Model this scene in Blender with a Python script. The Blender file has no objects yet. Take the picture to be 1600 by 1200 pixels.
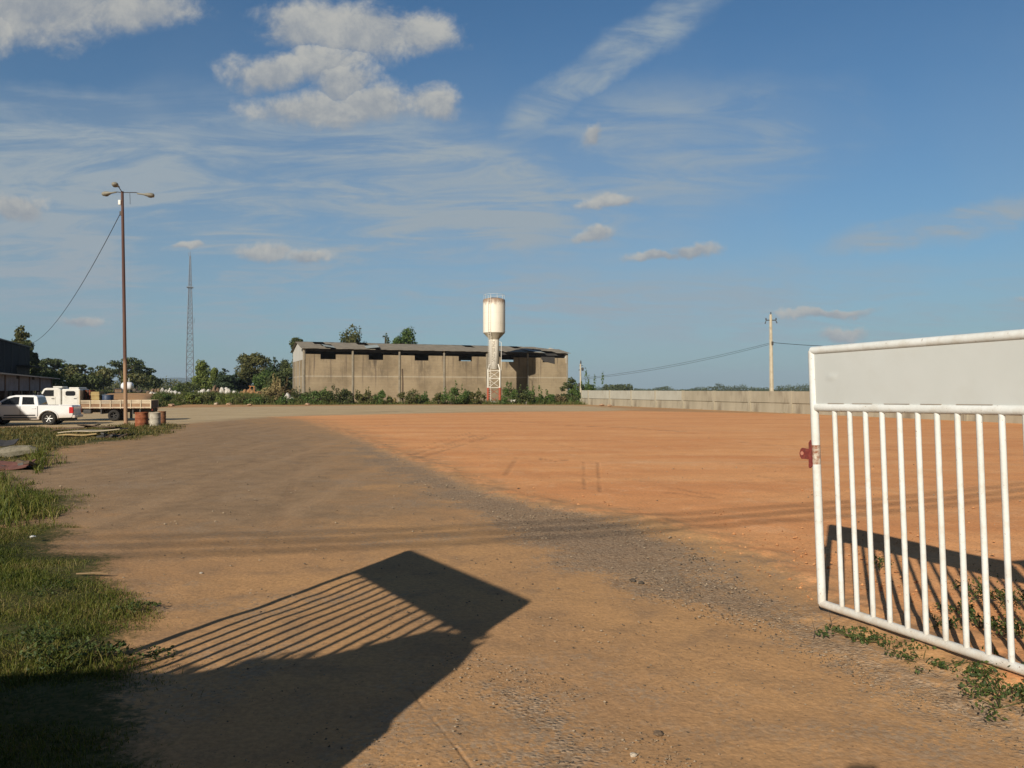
import bpy, bmesh, math, random
import numpy as np
from math import sin, cos, pi, radians, sqrt, atan2
from mathutils import Vector, Matrix

random.seed(7)
RS = np.random.RandomState(11)
sc = bpy.context.scene
C = sc.collection

# ------------------------------------------------------------------ camera
H, F = 2.0, 1232.0
cam_d = bpy.data.cameras.new("camera")
cam = bpy.data.objects.new("camera", cam_d); C.objects.link(cam)
cam_d.sensor_width = 36; cam_d.lens = F / 1600 * 36
cam_d.clip_start = 0.05; cam_d.clip_end = 20000
cam.location = (0, 0, H); cam.rotation_euler = (radians(90.42), 0, 0)
sc.camera = cam
sc.render.resolution_x = 1024; sc.render.resolution_y = 768
sc.view_settings.view_transform = 'Standard'; sc.view_settings.look = 'None'
sc.view_settings.exposure = 0.2; sc.view_settings.gamma = 1.0

# ------------------------------------------------------------------ sun
SUN_EL, SUN_AZ = 24.5, 23.6            # the light travels towards (+x sin az, +y cos az)
SX, SY, TE = sin(radians(SUN_AZ)), cos(radians(SUN_AZ)), math.tan(radians(SUN_EL))
sd = bpy.data.lights.new("sun", 'SUN'); sun = bpy.data.objects.new("sun", sd); C.objects.link(sun)
sd.energy = 4.7; sd.angle = radians(0.55); sd.color = (1.0, 0.915, 0.79)
d = Vector((SX * cos(radians(SUN_EL)), SY * cos(radians(SUN_EL)), -sin(radians(SUN_EL))))
sun.rotation_euler = d.to_track_quat('-Z', 'Y').to_euler()

# ------------------------------------------------------------------ node helpers
class NT:
    def __init__(s, tree): s.t = tree; s.n = tree.nodes; s.l = tree.links
    def node(s, typ, **kw):
        n = s.n.new(typ)
        for k, v in kw.items(): setattr(n, k, v)
        return n
    def put(s, sock, v):
        if v is None: return
        if isinstance(v, bpy.types.NodeSocket): s.l.new(v, sock)
        elif isinstance(v, (tuple, list)):
            sock.default_value = tuple(v) + ((1,) if len(v) == 3 and sock.type == 'RGBA' else ())
        else: sock.default_value = v
    def m(s, op, a, b=None, c=None, clamp=False):
        n = s.node('ShaderNodeMath', operation=op); n.use_clamp = clamp
        for i, v in enumerate((a, b, c)):
            if v is not None: s.put(n.inputs[i], v)
        return n.outputs[0]
    def vm(s, op, a, b=None):
        n = s.node('ShaderNodeVectorMath', operation=op)
        s.put(n.inputs[0], a)
        if b is not None: s.put(n.inputs[1], b)
        return n.outputs[0]
    def mix(s, f, a, b, mode='MIX'):
        n = s.node('ShaderNodeMix', data_type='RGBA', blend_type=mode)
        s.put(n.inputs[0], f); s.put(n.inputs[6], a); s.put(n.inputs[7], b)
        return n.outputs[2]
    def noise(s, vec, scale, detail=4, rough=.55, dist=0):
        n = s.node('ShaderNodeTexNoise'); s.put(n.inputs['Vector'], vec)
        n.inputs['Scale'].default_value = scale; n.inputs['Detail'].default_value = detail
        n.inputs['Roughness'].default_value = rough; n.inputs['Distortion'].default_value = dist
        return n.outputs[0]
    def vor(s, vec, scale, feature='F1', out=0):
        n = s.node('ShaderNodeTexVoronoi', feature=feature); s.put(n.inputs['Vector'], vec)
        n.inputs['Scale'].default_value = scale
        return n.outputs[out]
    def ss(s, v, lo, hi):
        n = s.node('ShaderNodeMapRange', interpolation_type='SMOOTHSTEP'); s.put(n.inputs[0], v)
        n.inputs[1].default_value = lo; n.inputs[2].default_value = hi
        return n.outputs[0]
    def attr(s, name):
        n = s.node('ShaderNodeAttribute'); n.attribute_name = name
        return n.outputs['Fac']
    def scale(s, vec, v):
        n = s.node('ShaderNodeMapping'); s.put(n.inputs[0], vec); n.inputs['Scale'].default_value = v
        return n.outputs[0]

# ------------------------------------------------------------------ sky
world = bpy.data.worlds.new("World"); sc.world = world; world.use_nodes = True
def build_sky():
    T = NT(world.node_tree); T.n.clear()
    out = T.node('ShaderNodeOutputWorld'); bg = T.node('ShaderNodeBackground')
    T.l.new(bg.outputs[0], out.inputs[0])
    sky = T.node('ShaderNodeTexSky', sky_type='NISHITA')
    sky.sun_disc = False; sky.sun_elevation = radians(SUN_EL); sky.sun_rotation = radians(180 + SUN_AZ)
    sky.air_density = 1.0; sky.dust_density = 0.3; sky.ozone_density = 1.6; sky.altitude = 0
    tc = T.node('ShaderNodeTexCoord'); D = tc.outputs['Generated']
    sp = T.node('ShaderNodeSeparateXYZ'); T.l.new(D, sp.inputs[0])
    x, y, z = sp.outputs
    ay = T.m('MAXIMUM', T.m('ABSOLUTE', y), 0.12)
    u = T.m('DIVIDE', x, ay); v = T.m('DIVIDE', z, ay)
    cb = T.node('ShaderNodeCombineXYZ'); T.l.new(u, cb.inputs[0]); T.l.new(v, cb.inputs[1]); T.l.new(T.m('MULTIPLY', T.m('SIGN', y), 3.0), cb.inputs[2])
    UV = cb.outputs[0]
    # coordinates on a high cloud layer, for streaky cirrus
    zz = T.m('MAXIMUM', z, 0.03)
    cl = T.node('ShaderNodeCombineXYZ')
    T.l.new(T.m('DIVIDE', x, T.m('ADD', zz, .12)), cl.inputs[0]); T.l.new(T.m('DIVIDE', y, T.m('ADD', zz, .12)), cl.inputs[1])
    CV = cl.outputs[0]
    nz = T.node('ShaderNodeTexNoise'); T.l.new(UV, nz.inputs['Vector']); nz.inputs['Scale'].default_value = 10; nz.inputs['Detail'].default_value = 10; nz.inputs['Roughness'].default_value = .62
    wv = T.vm('MULTIPLY', T.vm('SUBTRACT', nz.outputs['Color'], (.5, .5, .5)), (.085, .055, 0))
    WU = T.vm('ADD', UV, wv)
    ws = T.node('ShaderNodeSeparateXYZ'); T.l.new(WU, ws.inputs[0]); wu, wv_ = ws.outputs[0], ws.outputs[1]
    def ell(cx, cy, rx, ry, ang=0, uu=wu, vv=wv_):
        a = T.m('SUBTRACT', uu, (cx - 800) / F); b = T.m('SUBTRACT', vv, (609 - cy) / F)
        ca, sa = cos(radians(ang)), sin(radians(ang))
        p = T.m('DIVIDE', T.m('ADD', T.m('MULTIPLY', a, ca), T.m('MULTIPLY', b, sa)), rx / F)
        q = T.m('DIVIDE', T.m('SUBTRACT', T.m('MULTIPLY', b, ca), T.m('MULTIPLY', a, sa)), ry / F)
        return T.m('SUBTRACT', 1, T.m('SQRT', T.m('ADD', T.m('MULTIPLY', p, p), T.m('MULTIPLY', q, q)))), q
    front = T.ss(y, 0.0, 0.1)
    # heaped clouds
    cum = [(40, -6, 250, 84, 4), (200, 8, 130, 50, 0), (-60, 30, 160, 50, 0),
           (470, 36, 90, 50, 0), (560, 48, 120, 54, -5), (660, 52, 85, 40, -14), (430, 110, 90, 36, 0), (505, 98, 80, 44, 0), (535, 128, 55, 55, 0),
           (500, 170, 135, 34, 0), (585, 160, 85, 38, 0), (672, 160, 46, 28, 0),
           (478, 401, 52, 15, 0), (408, 393, 52, 19, 0), (25, 318, 60, 28, -20), (945, 314, 62, 13, 0), (932, 361, 44, 13, 0),
           (1085, 387, 52, 14, 6), (1035, 394, 62, 9, 0), (928, 208, 26, 18, 60), (130, 500, 52, 10, 0), (1290, 494, 100, 9, 0), (1320, 526, 44, 13, 0),
           (300, 375, 30, 6, 0), (1640, 470, 60, 9, 0), (-120, 210, 90, 30, 0), (1900, 140, 160, 40, 0), (1750, 330, 90, 20, 0), (800, -200, 260, 60, 0), (80, 250, 0.1, .1, 0)]
    field = None; topness = None
    for e in cum:
        f, q = ell(*e)
        if field is None: field = f; topness = q
        else:
            g = T.m('GREATER_THAN', f, field)
            mm = T.node('ShaderNodeMix', data_type='FLOAT'); T.l.new(g, mm.inputs[0]); T.l.new(topness, mm.inputs[2]); T.l.new(q, mm.inputs[3]); topness = mm.outputs[0]
            field = T.m('MAXIMUM', field, f)
    n2 = T.noise(UV, 15, 10, .66, .4)
    n3 = T.noise(UV, 55, 8, .68)
    fld = T.m('ADD', field, T.m('MULTIPLY', T.m('SUBTRACT', n2, .5), 1.15))
    fld = T.m('ADD', fld, T.m('MULTIPLY', T.m('SUBTRACT', n3, .5), .55))
    cmask = T.m('MULTIPLY', T.ss(fld, -0.06, .60), front)
    # thin veil and streaks
    sv = T.scale(CV, (1.1, 3.2, 1)); 
    rot = T.node('ShaderNodeMapping'); T.l.new(CV, rot.inputs[0]); rot.inputs['Rotation'].default_value = (0, 0, radians(-16)); rot.inputs['Scale'].default_value = (1.3, 2.9, 1)
    s1 = T.noise(rot.outputs[0], 1.5, 12, .68, .9)
    s2 = T.noise(UV, 3.0, 4, .5, .3)
    veil = None
    for e, k in [((120, 255, 700, 125, -4), 1.0), ((620, 270, 520, 130, -10), .95), ((150, 370, 640, 80, 4), 1.0), ((700, 345, 400, 95, 12), .95),
                 ((950, 95, 280, 44, 33), .95), ((1030, 235, 420, 130, 6), .7), ((1500, 350, 260, 34, 11), 1.1), ((500, 470, 1000, 80, 0), .75),
                 ((1300, 480, 800, 90, 0), .55), ((80, 180, 330, 60, -6), .8), ((250, 430, 500, 50, 0), .9)]:
        f, q = ell(*e, uu=wu, vv=wv_)
        f = T.m('MULTIPLY', T.ss(f, -.05, .62), k)
        veil = f if veil is None else T.m('MAXIMUM', veil, f)
    st = T.ss(T.m('ADD', T.m('MULTIPLY', s1, .85), T.m('MULTIPLY', s2, .25)), .44, .68)
    veil = T.m('MULTIPLY', veil, T.m('ADD', .22, T.m('MULTIPLY', st, .78)))
    back = T.m('MULTIPLY', T.m('SUBTRACT', 1, front), T.m('MULTIPLY', st, .4))
    broad = T.m('MULTIPLY', T.m('MULTIPLY', T.ss(z, .50, .12), front), T.m('ADD', .10, T.m('MULTIPLY', T.ss(s2, .35, .7), .22)))
    veil = T.m('ADD', T.m('ADD', T.m('MULTIPLY', T.m('MULTIPLY', veil, front), .95), broad), back)
    veil = T.m('MINIMUM', veil, 1)
    up = T.ss(z, -.02, .02)
    veil = T.m('MULTIPLY', veil, up)
    base = T.mix(1.0, sky.outputs[0], SKYTINT, 'MULTIPLY')
    hz = T.m('POWER', T.m('SUBTRACT', 1, T.m('MINIMUM', T.m('MAXIMUM', z, 0), 1)), 6.5)
    base = T.mix(T.m('MULTIPLY', hz, .75), base, HORIZON)
    base = T.mix(veil, base, VEIL)
    shade = T.ss(T.m('ADD', T.m('MULTIPLY', topness, .55), T.m('ADD', T.m('MULTIPLY', T.m('SUBTRACT', n2, .5), 2.6), T.m('MULTIPLY', T.m('SUBTRACT', n3, .5), 1.0))), -.6, .65)
    ccol = T.mix(shade, CLOUD_LO, CLOUD_HI)
    base = T.mix(T.m('MULTIPLY', cmask, .93), base, ccol)
    base = T.mix(T.ss(y, .15, -.35), base, T.mix(1.0, base, (.36, .28, .25), 'MULTIPLY'))  # unseen sky behind the camera: added dimming and warm tint to deepen shadows
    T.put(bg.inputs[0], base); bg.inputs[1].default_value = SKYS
SKYS = 0.10
SKYTINT = (.34, .57, .72)
HORIZON = (2.05, 2.75, 2.95)
VEIL = (2.75, 3.3, 3.75)
CLOUD_LO = (2.5, 2.75, 3.05)
CLOUD_HI = (4.3, 4.25, 3.95)
build_sky()

# ------------------------------------------------------------------ materials
MATS = {}
def mat(name, c1, c2=None, rough=.8, nscale=3, metal=0, bump=0, bscale=40, dirt=None, dirt_amt=.5, dscale=2, stretch=None, trans=0, island=False, spec=.3, coat=0):
    if name in MATS: return MATS[name]
    m = bpy.data.materials.new(name); m.use_nodes = True; T = NT(m.node_tree)
    b = T.n['Principled BSDF']; tc = T.node('ShaderNodeTexCoord'); V = tc.outputs['Object']
    if stretch: V2 = T.scale(V, stretch)
    else: V2 = V
    if c2 is None: c2 = tuple(v * .85 for v in c1)
    if island:
        g = T.node('ShaderNodeNewGeometry'); f = T.m('ADD', T.m('MULTIPLY', g.outputs['Random Per Island'], .7), T.m('MULTIPLY', T.noise(V, nscale, 2), .4))
        f = T.ss(f, .2, .9)
    else: f = T.ss(T.noise(V2, nscale, 6, .6), .3, .7)
    col = T.mix(f, c1, c2)
    if dirt: col = T.mix(T.m('MULTIPLY', T.ss(T.noise(T.vm('ADD', V2, (7, 3, 1)), dscale, 8, .65), .48, .68), dirt_amt), col, dirt)
    T.put(b.inputs['Base Color'], col); b.inputs['Roughness'].default_value = rough; b.inputs['Metallic'].default_value = metal
    b.inputs['Specular IOR Level'].default_value = spec; b.inputs['Coat Weight'].default_value = coat
    if bump:
        bn = T.node('ShaderNodeBump'); bn.inputs['Strength'].default_value = bump; bn.inputs['Distance'].default_value = .02
        T.l.new(T.noise(V, bscale, 5, .6), bn.inputs['Height']); T.l.new(bn.outputs[0], b.inputs['Normal'])
    if trans:
        tr = T.node('ShaderNodeBsdfTranslucent'); T.put(tr.inputs[0], T.mix(1, col, (1.3, 1.4, .6), 'MULTIPLY'))
        mx = T.node('ShaderNodeMixShader'); mx.inputs[0].default_value = trans
        T.l.new(b.outputs[0], mx.inputs[1]); T.l.new(tr.outputs[0], mx.inputs[2]); T.l.new(mx.outputs[0], T.n['Material Output'].inputs[0])
    MATS[name] = m; return m

white_gate = mat('gate white paint', (.70, .72, .70), (.62, .64, .61), .42, 2.2, dirt=(.42, .36, .27), dirt_amt=.28, dscale=9, bump=.15, bscale=30)
gate_panel = mat('gate sheet paint', (.53, .555, .54), (.50, .525, .505), .5, 1.2, dirt=(.40, .38, .32), dirt_amt=.12, dscale=3, bump=.08, bscale=6)
def low_dirt(m):
    T = NT(m.node_tree); b = T.n['Principled BSDF']; old = b.inputs['Base Color'].links[0].from_socket; tc = T.node('ShaderNodeTexCoord'); P = tc.outputs['Object']; sp = T.node('ShaderNodeSeparateXYZ'); T.l.new(P, sp.inputs[0])
    z = T.m('ADD', sp.outputs[2], T.m('MULTIPLY', T.noise(P, 14, 6, .7), .30)); col = T.mix(T.m('MULTIPLY', T.ss(z, .42, .20), .55), old, (.42, .30, .18))
    col = T.mix(T.m('MULTIPLY', T.ss(T.noise(P, 46, 4, .6), .66, .72), .75), col, (.20, .10, .06)); T.put(b.inputs['Base Color'], col)
low_dirt(white_gate)
rust = mat('rust', (.22, .07, .035), (.13, .035, .02), .85, 22, dirt=(.36, .15, .07), dirt_amt=.6, dscale=14, bump=.5)
red_rust = mat('red oxide rust', (.25, .055, .04), (.17, .03, .025), .8, 30, dirt=(.08, .04, .03), dirt_amt=.6, dscale=20, bump=.4)
rust_drum = mat('drum rust', (.30, .10, .045), (.19, .055, .025), .85, 6, dirt=(.42, .2, .1), dirt_amt=.5, dscale=5, bump=.3)
concrete = mat('concrete', (.44, .41, .35), (.36, .33, .28), .9, 2, dirt=(.17, .15, .12), dirt_amt=.55, dscale=1.6, stretch=(1, 1, .35), bump=.3)
concrete_panel = mat('precast concrete', (.40, .36, .27), (.32, .285, .21), .9, .8, dirt=(.17, .14, .10), dirt_amt=.7, dscale=.9, stretch=(1, 1, .3), bump=.3)
panel_light = mat('pale precast concrete', (.44, .435, .37), (.39, .38, .32), .9, .8, dirt=(.28, .25, .19), dirt_amt=.5, dscale=.9, stretch=(1, 1, .3), bump=.3)
pole_conc = mat('pole concrete', (.50, .45, .34), (.42, .37, .27), .9, 2, dirt=(.22, .18, .13), dirt_amt=.4)
wood_old = mat('weathered wood', (.12, .085, .055), (.075, .05, .035), .9, 4, stretch=(1, 1, .1), bump=.4)
steel_blue = mat('galvanised lattice', (.25, .28, .32), (.19, .21, .25), .55, 3, metal=.3)
dark_steel = mat('dark steel', (.07, .065, .06), (.04, .04, .04), .6, 5)
black = mat('rubber', (.022, .021, .02), (.035, .032, .028), .85, 6)
glass_dark = mat('dark glass', (.012, .014, .017), (.02, .022, .025), .08, 2, spec=.6)
car_white = mat('car white paint', (.78, .79, .80), (.74, .75, .76), .25, 1, coat=.5, dirt=(.5, .42, .32), dirt_amt=.15, dscale=2)
def low_dirt2(m, z0, z1, c):
    T = NT(m.node_tree); b = T.n['Principled BSDF']; old = b.inputs['Base Color'].links[0].from_socket; tc = T.node('ShaderNodeTexCoord'); P = tc.outputs['Object']; sp = T.node('ShaderNodeSeparateXYZ'); T.l.new(P, sp.inputs[0])
    z = T.m('ADD', sp.outputs[2], T.m('MULTIPLY', T.noise(P, 3, 6, .7), .35)); T.put(b.inputs['Base Color'], T.mix(T.m('MULTIPLY', T.ss(z, z1, z0), .6), old, c))
low_dirt2(car_white, .5, .95, (.40, .28, .17))
truck_white = mat('truck cream paint', (.72, .71, .66), (.64, .63, .57), .4, 1.5, dirt=(.42, .33, .22), dirt_amt=.3, dscale=2.5)
alloy = mat('alloy', (.72, .72, .70), (.6, .6, .58), .35, 4, metal=.4)
plastic_black = mat('black plastic', (.03, .03, .032), None, .6)
red_lens = mat('red lamp lens', (.55, .03, .03), (.40, .02, .02), .25, 4, spec=.6)
tower_white = mat('tank white paint', (.80, .76, .67), (.73, .69, .59), .5, .8, dirt=(.38, .30, .20), dirt_amt=.35, dscale=1.2, stretch=(1, 1, .25))
tower_red = mat('tank red paint', (.42, .10, .045), (.32, .07, .035), .6, 3, dirt=(.2, .08, .05), dirt_amt=.4)
lettering = mat('faded lettering', (.36, .33, .26), None, .7)
black_wire = mat('cable', (.03, .03, .03), None, .7)
bark = mat('bark', (.11, .085, .06), (.07, .055, .04), .95, 5, stretch=(1, 1, .2))
roof_mat = mat('fibre cement roof', (.29, .25, .19), (.22, .19, .145), .9, .7, dirt=(.11, .10, .09), dirt_amt=.4, dscale=1.5, bump=.3)
roof_broken = mat('bare roof sheet', (.33, .38, .38), (.25, .29, .29), .8, .9)
sheet_wall = mat('gable sheet', (.52, .50, .45), (.44, .42, .38), .8, 1, stretch=(1, 1, .3))
dark_clad = mat('dark blue cladding', (.019, .021, .027), (.013, .015, .020), .8, .7, spec=.08, stretch=(1, 1, .2))
shed_plaster = mat('grey plaster', (.26, .24, .25), (.21, .19, .20), .9, .8, dirt=(.16, .12, .1), dirt_amt=.5)
brick_dark = mat('dark brick', (.15, .09, .06), (.10, .06, .04), .9, 3)
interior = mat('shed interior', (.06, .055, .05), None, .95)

leaf_dark = mat('leaf dark', (.042, .058, .019), (.100, .118, .036), .6, 1, island=True, trans=.22)
leaf_mid = mat('leaf mid', (.050, .095, .022), (.115, .165, .040), .6, 1, island=True, trans=.25)
leaf_light = mat('leaf light', (.10, .14, .03), (.20, .23, .055), .6, 1, island=True, trans=.25)
leaf_olive = mat('leaf olive', (.065, .078, .024), (.145, .135, .045), .6, 1, island=True, trans=.2)
leaf_straw = mat('leaf straw', (.24, .19, .085), (.36, .29, .14), .8, 1, island=True, trans=.2)
leaf_brown = mat('leaf brown', (.10, .075, .035), (.17, .13, .06), .8, 1, island=True, trans=.2)
leaf_blue = mat('leaf conifer', (.025, .045, .022), (.05, .075, .03), .7, 1, island=True, trans=.1)
def grass_mat(name, cols):
    m = bpy.data.materials.new(name); m.use_nodes = True; T = NT(m.node_tree); b = T.n['Principled BSDF']
    g = T.node('ShaderNodeNewGeometry'); tc = T.node('ShaderNodeTexCoord')
    f = T.m('ADD', T.m('MULTIPLY', g.outputs['Random Per Island'], .6), T.m('MULTIPLY', T.ss(T.noise(tc.outputs['Object'], .9, 4), .35, .65), .4))
    cr = T.node('ShaderNodeValToRGB'); T.l.new(f, cr.inputs[0])
    e = cr.color_ramp.elements; e[0].color = (*cols[0], 1); e[1].color = (*cols[-1], 1); e[0].position = .05; e[1].position = .97
    for i, c in enumerate(cols[1:-1]):
        q = e.new((i + 1) / (len(cols) - 1)); q.color = (*c, 1)
    T.l.new(cr.outputs[0], b.inputs['Base Color']); b.inputs['Roughness'].default_value = .55; b.inputs['Specular IOR Level'].default_value = .25
    tr = T.node('ShaderNodeBsdfTranslucent'); T.l.new(cr.outputs[0], tr.inputs[0]); mx = T.node('ShaderNodeMixShader'); mx.inputs[0].default_value = .35
    T.l.new(b.outputs[0], mx.inputs[1]); T.l.new(tr.outputs[0], mx.inputs[2]); T.l.new(mx.outputs[0], T.n['Material Output'].inputs[0])
    return m
G_near = grass_mat('grass near', [(.038, .060, .010), (.072, .100, .015), (.12, .14, .022), (.18, .165, .036), (.30, .23, .10)])
G_dry = grass_mat('grass dry', [(.04, .06, .014), (.10, .105, .028), (.19, .15, .05), (.27, .18, .07)])
G_far = grass_mat('weeds far', [(.04, .07, .018), (.08, .115, .025), (.14, .155, .04), (.26, .22, .09)])

# ------------------------------------------------------------------ mesh helpers
class MB:
    def __init__(s): s.v = []; s.f = []; s.sm = []
    def add(s, vs, fs, smooth=False):
        o = len(s.v); s.v += [tuple(p) for p in vs]
        for f in fs: s.f.append(tuple(i + o for i in f)); s.sm.append(smooth)
        return s
    def box(s, x0, x1, y0, y1, z0, z1):
        vs = [(x, y, z) for z in (z0, z1) for x, y in ((x0, y0), (x1, y0), (x1, y1), (x0, y1))]
        return s.add(vs, [(3, 2, 1, 0), (4, 5, 6, 7), (0, 1, 5, 4), (1, 2, 6, 5), (2, 3, 7, 6), (3, 0, 4, 7)])
    def rbox(s, x0, x1, y0, y1, z0, z1, r):      # box with chamfered edges
        bm = bmesh.new(); bmesh.ops.create_cube(bm, size=1)
        for v in bm.verts: v.co = ((x0 + x1) / 2 + v.co.x * (x1 - x0), (y0 + y1) / 2 + v.co.y * (y1 - y0), (z0 + z1) / 2 + v.co.z * (z1 - z0))
        bmesh.ops.bevel(bm, geom=bm.edges[:], offset=r, segments=2, profile=.6, affect='EDGES')
        bm.verts.index_update(); s.add([v.co[:] for v in bm.verts], [[v.index for v in f.verts] for f in bm.faces], False); bm.free(); return s
    def tube(s, pts, r, n=8, caps=True, smooth=True):
        pts = [Vector(p) for p in pts]; rs = r if isinstance(r, (list, tuple)) else [r] * len(pts)
        up = Vector((0, 0, 1)); vs = []; prev = None
        for i, p in enumerate(pts):
            t = (pts[min(i + 1, len(pts) - 1)] - pts[max(i - 1, 0)]).normalized()
            a = prev if prev else (Vector((1, 0, 0)) if abs(t.z) > .9 else up)
            a = (a - t * a.dot(t)).normalized(); prev = a; b = t.cross(a)
            for k in range(n):
                q = 2 * pi * k / n; vs.append(p + (a * cos(q) + b * sin(q)) * rs[i])
        fs = [(i * n + k, i * n + (k + 1) % n, (i + 1) * n + (k + 1) % n, (i + 1) * n + k) for i in range(len(pts) - 1) for k in range(n)]
        s.add(vs, fs, smooth)
        if caps:
            s.add(vs[:n], [tuple(range(n))[::-1]]); s.add(vs[-n:], [tuple(range(n))])
        return s
    def lathe(s, prof, n=24, axis='z', c=(0, 0, 0), smooth=True):
        vs = []
        for r, h in prof:
            for k in range(n):
                a = 2 * pi * k / n; p = (r * cos(a), r * sin(a), h)
                if axis == 'y': p = (p[0], p[2], p[1])
                if axis == 'x': p = (p[2], p[0], p[1])
                vs.append((p[0] + c[0], p[1] + c[1], p[2] + c[2]))
        fs = [(i * n + k, i * n + (k + 1) % n, (i + 1) * n + (k + 1) % n, (i + 1) * n + k) for i in range(len(prof) - 1) for k in range(n)]
        return s.add(vs, fs, smooth)
    def prism(s, prof, y0, y1, inset=None):      # (x,z) outline along y; inset = dict scale at ends
        n = len(prof); vs = [(x, y0, z) for x, z in prof] + [(x, y1, z) for x, z in prof]
        return s.add(vs, [tuple(range(n)), tuple(range(2 * n - 1, n - 1, -1))] + [(i, i + n, (i + 1) % n + n, (i + 1) % n) for i in range(n)])
    def build(s, name, m, parent=None, loc=None, bevel=0):
        me = bpy.data.meshes.new(name); me.from_pydata(s.v, [], s.f); me.update()
        me.polygons.foreach_set('use_smooth', s.sm)
        me.materials.append(m)
        bm = bmesh.new(); bm.from_mesh(me); bmesh.ops.recalc_face_normals(bm, faces=bm.faces[:]); bm.to_mesh(me); bm.free()
        o = bpy.data.objects.new(name, me); C.objects.link(o)
        if parent: o.parent = parent
        if loc: o.location = loc
        if bevel:
            b = o.modifiers.new('b', 'BEVEL'); b.width = bevel; b.segments = 2; b.limit_method = 'ANGLE'; b.angle_limit = radians(35)
        return o
def npmesh(name, V, Fq, m, parent=None, smooth=False, loc=None):
    """fast mesh from numpy: V (n,3), Fq (m,k)"""
    me = bpy.data.meshes.new(name); V = np.asarray(V, np.float32); Fq = np.asarray(Fq, np.int32); k = Fq.shape[1]
    me.vertices.add(len(V)); me.vertices.foreach_set('co', V.ravel())
    me.loops.add(Fq.size); me.loops.foreach_set('vertex_index', Fq.ravel())
    me.polygons.add(len(Fq)); me.polygons.foreach_set('loop_start', np.arange(0, Fq.size, k, dtype=np.int32))
    me.polygons.foreach_set('loop_total', np.full(len(Fq), k, np.int32))
    me.update(calc_edges=True); me.validate()
    me.polygons.foreach_set('use_smooth', np.full(len(me.polygons), smooth))
    me.materials.append(m); o = bpy.data.objects.new(name, me); C.objects.link(o)
    if parent: o.parent = parent
    if loc: o.location = loc
    return o
def tag(o, label=None, cat=None, group=None, kind=None):
    if label: o['label'] = label
    if cat: o['category'] = cat
    if group: o['group'] = group
    if kind: o['kind'] = kind
    return o
def thing(name, label, cat, loc=(0, 0, 0), rz=0, group=None, scale=1):
    o = bpy.data.objects.new(name, None); C.objects.link(o); o.empty_display_size = .3
    o.location = loc; o.rotation_euler = (0, 0, rz); o.scale = (scale,) * 3 if not isinstance(scale, tuple) else scale
    return tag(o, label, cat, group)
def dup(root, label, loc, rz=0, scale=1, group=None):
    def cp(o, par):
        c = o.copy(); C.objects.link(c)
        if par: c.parent = par
        for ch in o.children: cp(ch, c)
        return c
    r = cp(root, None); r.location = loc; r.rotation_euler = (0, 0, rz); r.scale = (scale,) * 3 if not isinstance(scale, tuple) else scale
    r['label'] = label
    if group: r['group'] = group
    return r

def G(px, py): Y = H * F / (py - 609); return ((px - 800) / F * Y, Y)      # ground point where a photo point lies
def W(px, py, Y): return ((px - 800) / F * Y, Y, H - (py - 609) / F * Y)
def sst(x, a, b): t = np.clip((x - a) / (b - a), 0, 1); return t * t * (3 - 2 * t)
def gz(x, y):
    """smooth terrain height"""
    x = np.asarray(x, float); y = np.asarray(y, float)
    r = np.where(y > 5, x / np.maximum(y, 5), 0)
    k = sst(-r, .43, .47)
    a = 66 * k + 107 * (1 - k); b = 112 * k + 115 * (1 - k); top = 1.5 * k + 1.15 * (1 - k)
    return top * sst(y, 0, 1) * sst((y - a) / (b - a), 0, 1) * sst(-r, .285, .33) * (1 - sst(y, 400, 900))
def hashn(ix, iy, seed):
    n = (ix.astype(np.int64) * 374761393 + iy.astype(np.int64) * 668265263 + seed * 974711) & 0x7fffffff
    n = (n ^ (n >> 13)) * 1274126177 & 0x7fffffff
    return ((n ^ (n >> 16)) & 0xffff) / 65535.0
def vnoise(x, y, seed=0):
    ix, iy = np.floor(x), np.floor(y); fx, fy = x - ix, y - iy; fx = fx * fx * (3 - 2 * fx); fy = fy * fy * (3 - 2 * fy)
    a, b, c, d_ = hashn(ix, iy, seed), hashn(ix + 1, iy, seed), hashn(ix, iy + 1, seed), hashn(ix + 1, iy + 1, seed)
    return (a * (1 - fx) + b * fx) * (1 - fy) + (c * (1 - fx) + d_ * fx) * fy
def fbm(x, y, o=4, seed=0):
    s = 0; a = 1; t = 0
    for i in range(o): s = s + a * (vnoise(x, y, seed + i) - .5); t += a; a *= .5; x = x * 2.03; y = y * 2.03
    return s / t * 2
def sdpoly(x, y, poly):
    """signed distance, positive inside"""
    d2 = np.full(x.shape, 1e18); ins = np.zeros(x.shape, bool); n = len(poly)
    for i in range(n):
        ax, ay = poly[i]; bx, by = poly[(i + 1) % n]; ex, ey = bx - ax, by - ay; wx, wy = x - ax, y - ay
        t = np.clip((wx * ex + wy * ey) / (ex * ex + ey * ey + 1e-12), 0, 1)
        d2 = np.minimum(d2, (wx - ex * t) ** 2 + (wy - ey * t) ** 2)
        cnd = ((ay > y) != (by > y)) & (x < (bx - ax) * (y - ay) / (by - ay + 1e-12) + ax); ins ^= cnd
    return np.where(ins, 1, -1) * np.sqrt(d2)
def dline(x, y, pts):
    d2 = np.full(x.shape, 1e18)
    for (ax, ay), (bx, by) in zip(pts[:-1], pts[1:]):
        ex, ey = bx - ax, by - ay; t = np.clip(((x - ax) * ex + (y - ay) * ey) / (ex * ex + ey * ey), 0, 1)
        d2 = np.minimum(d2, (x - ax - ex * t) ** 2 + (y - ay - ey * t) ** 2)
    return np.sqrt(d2)

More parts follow.
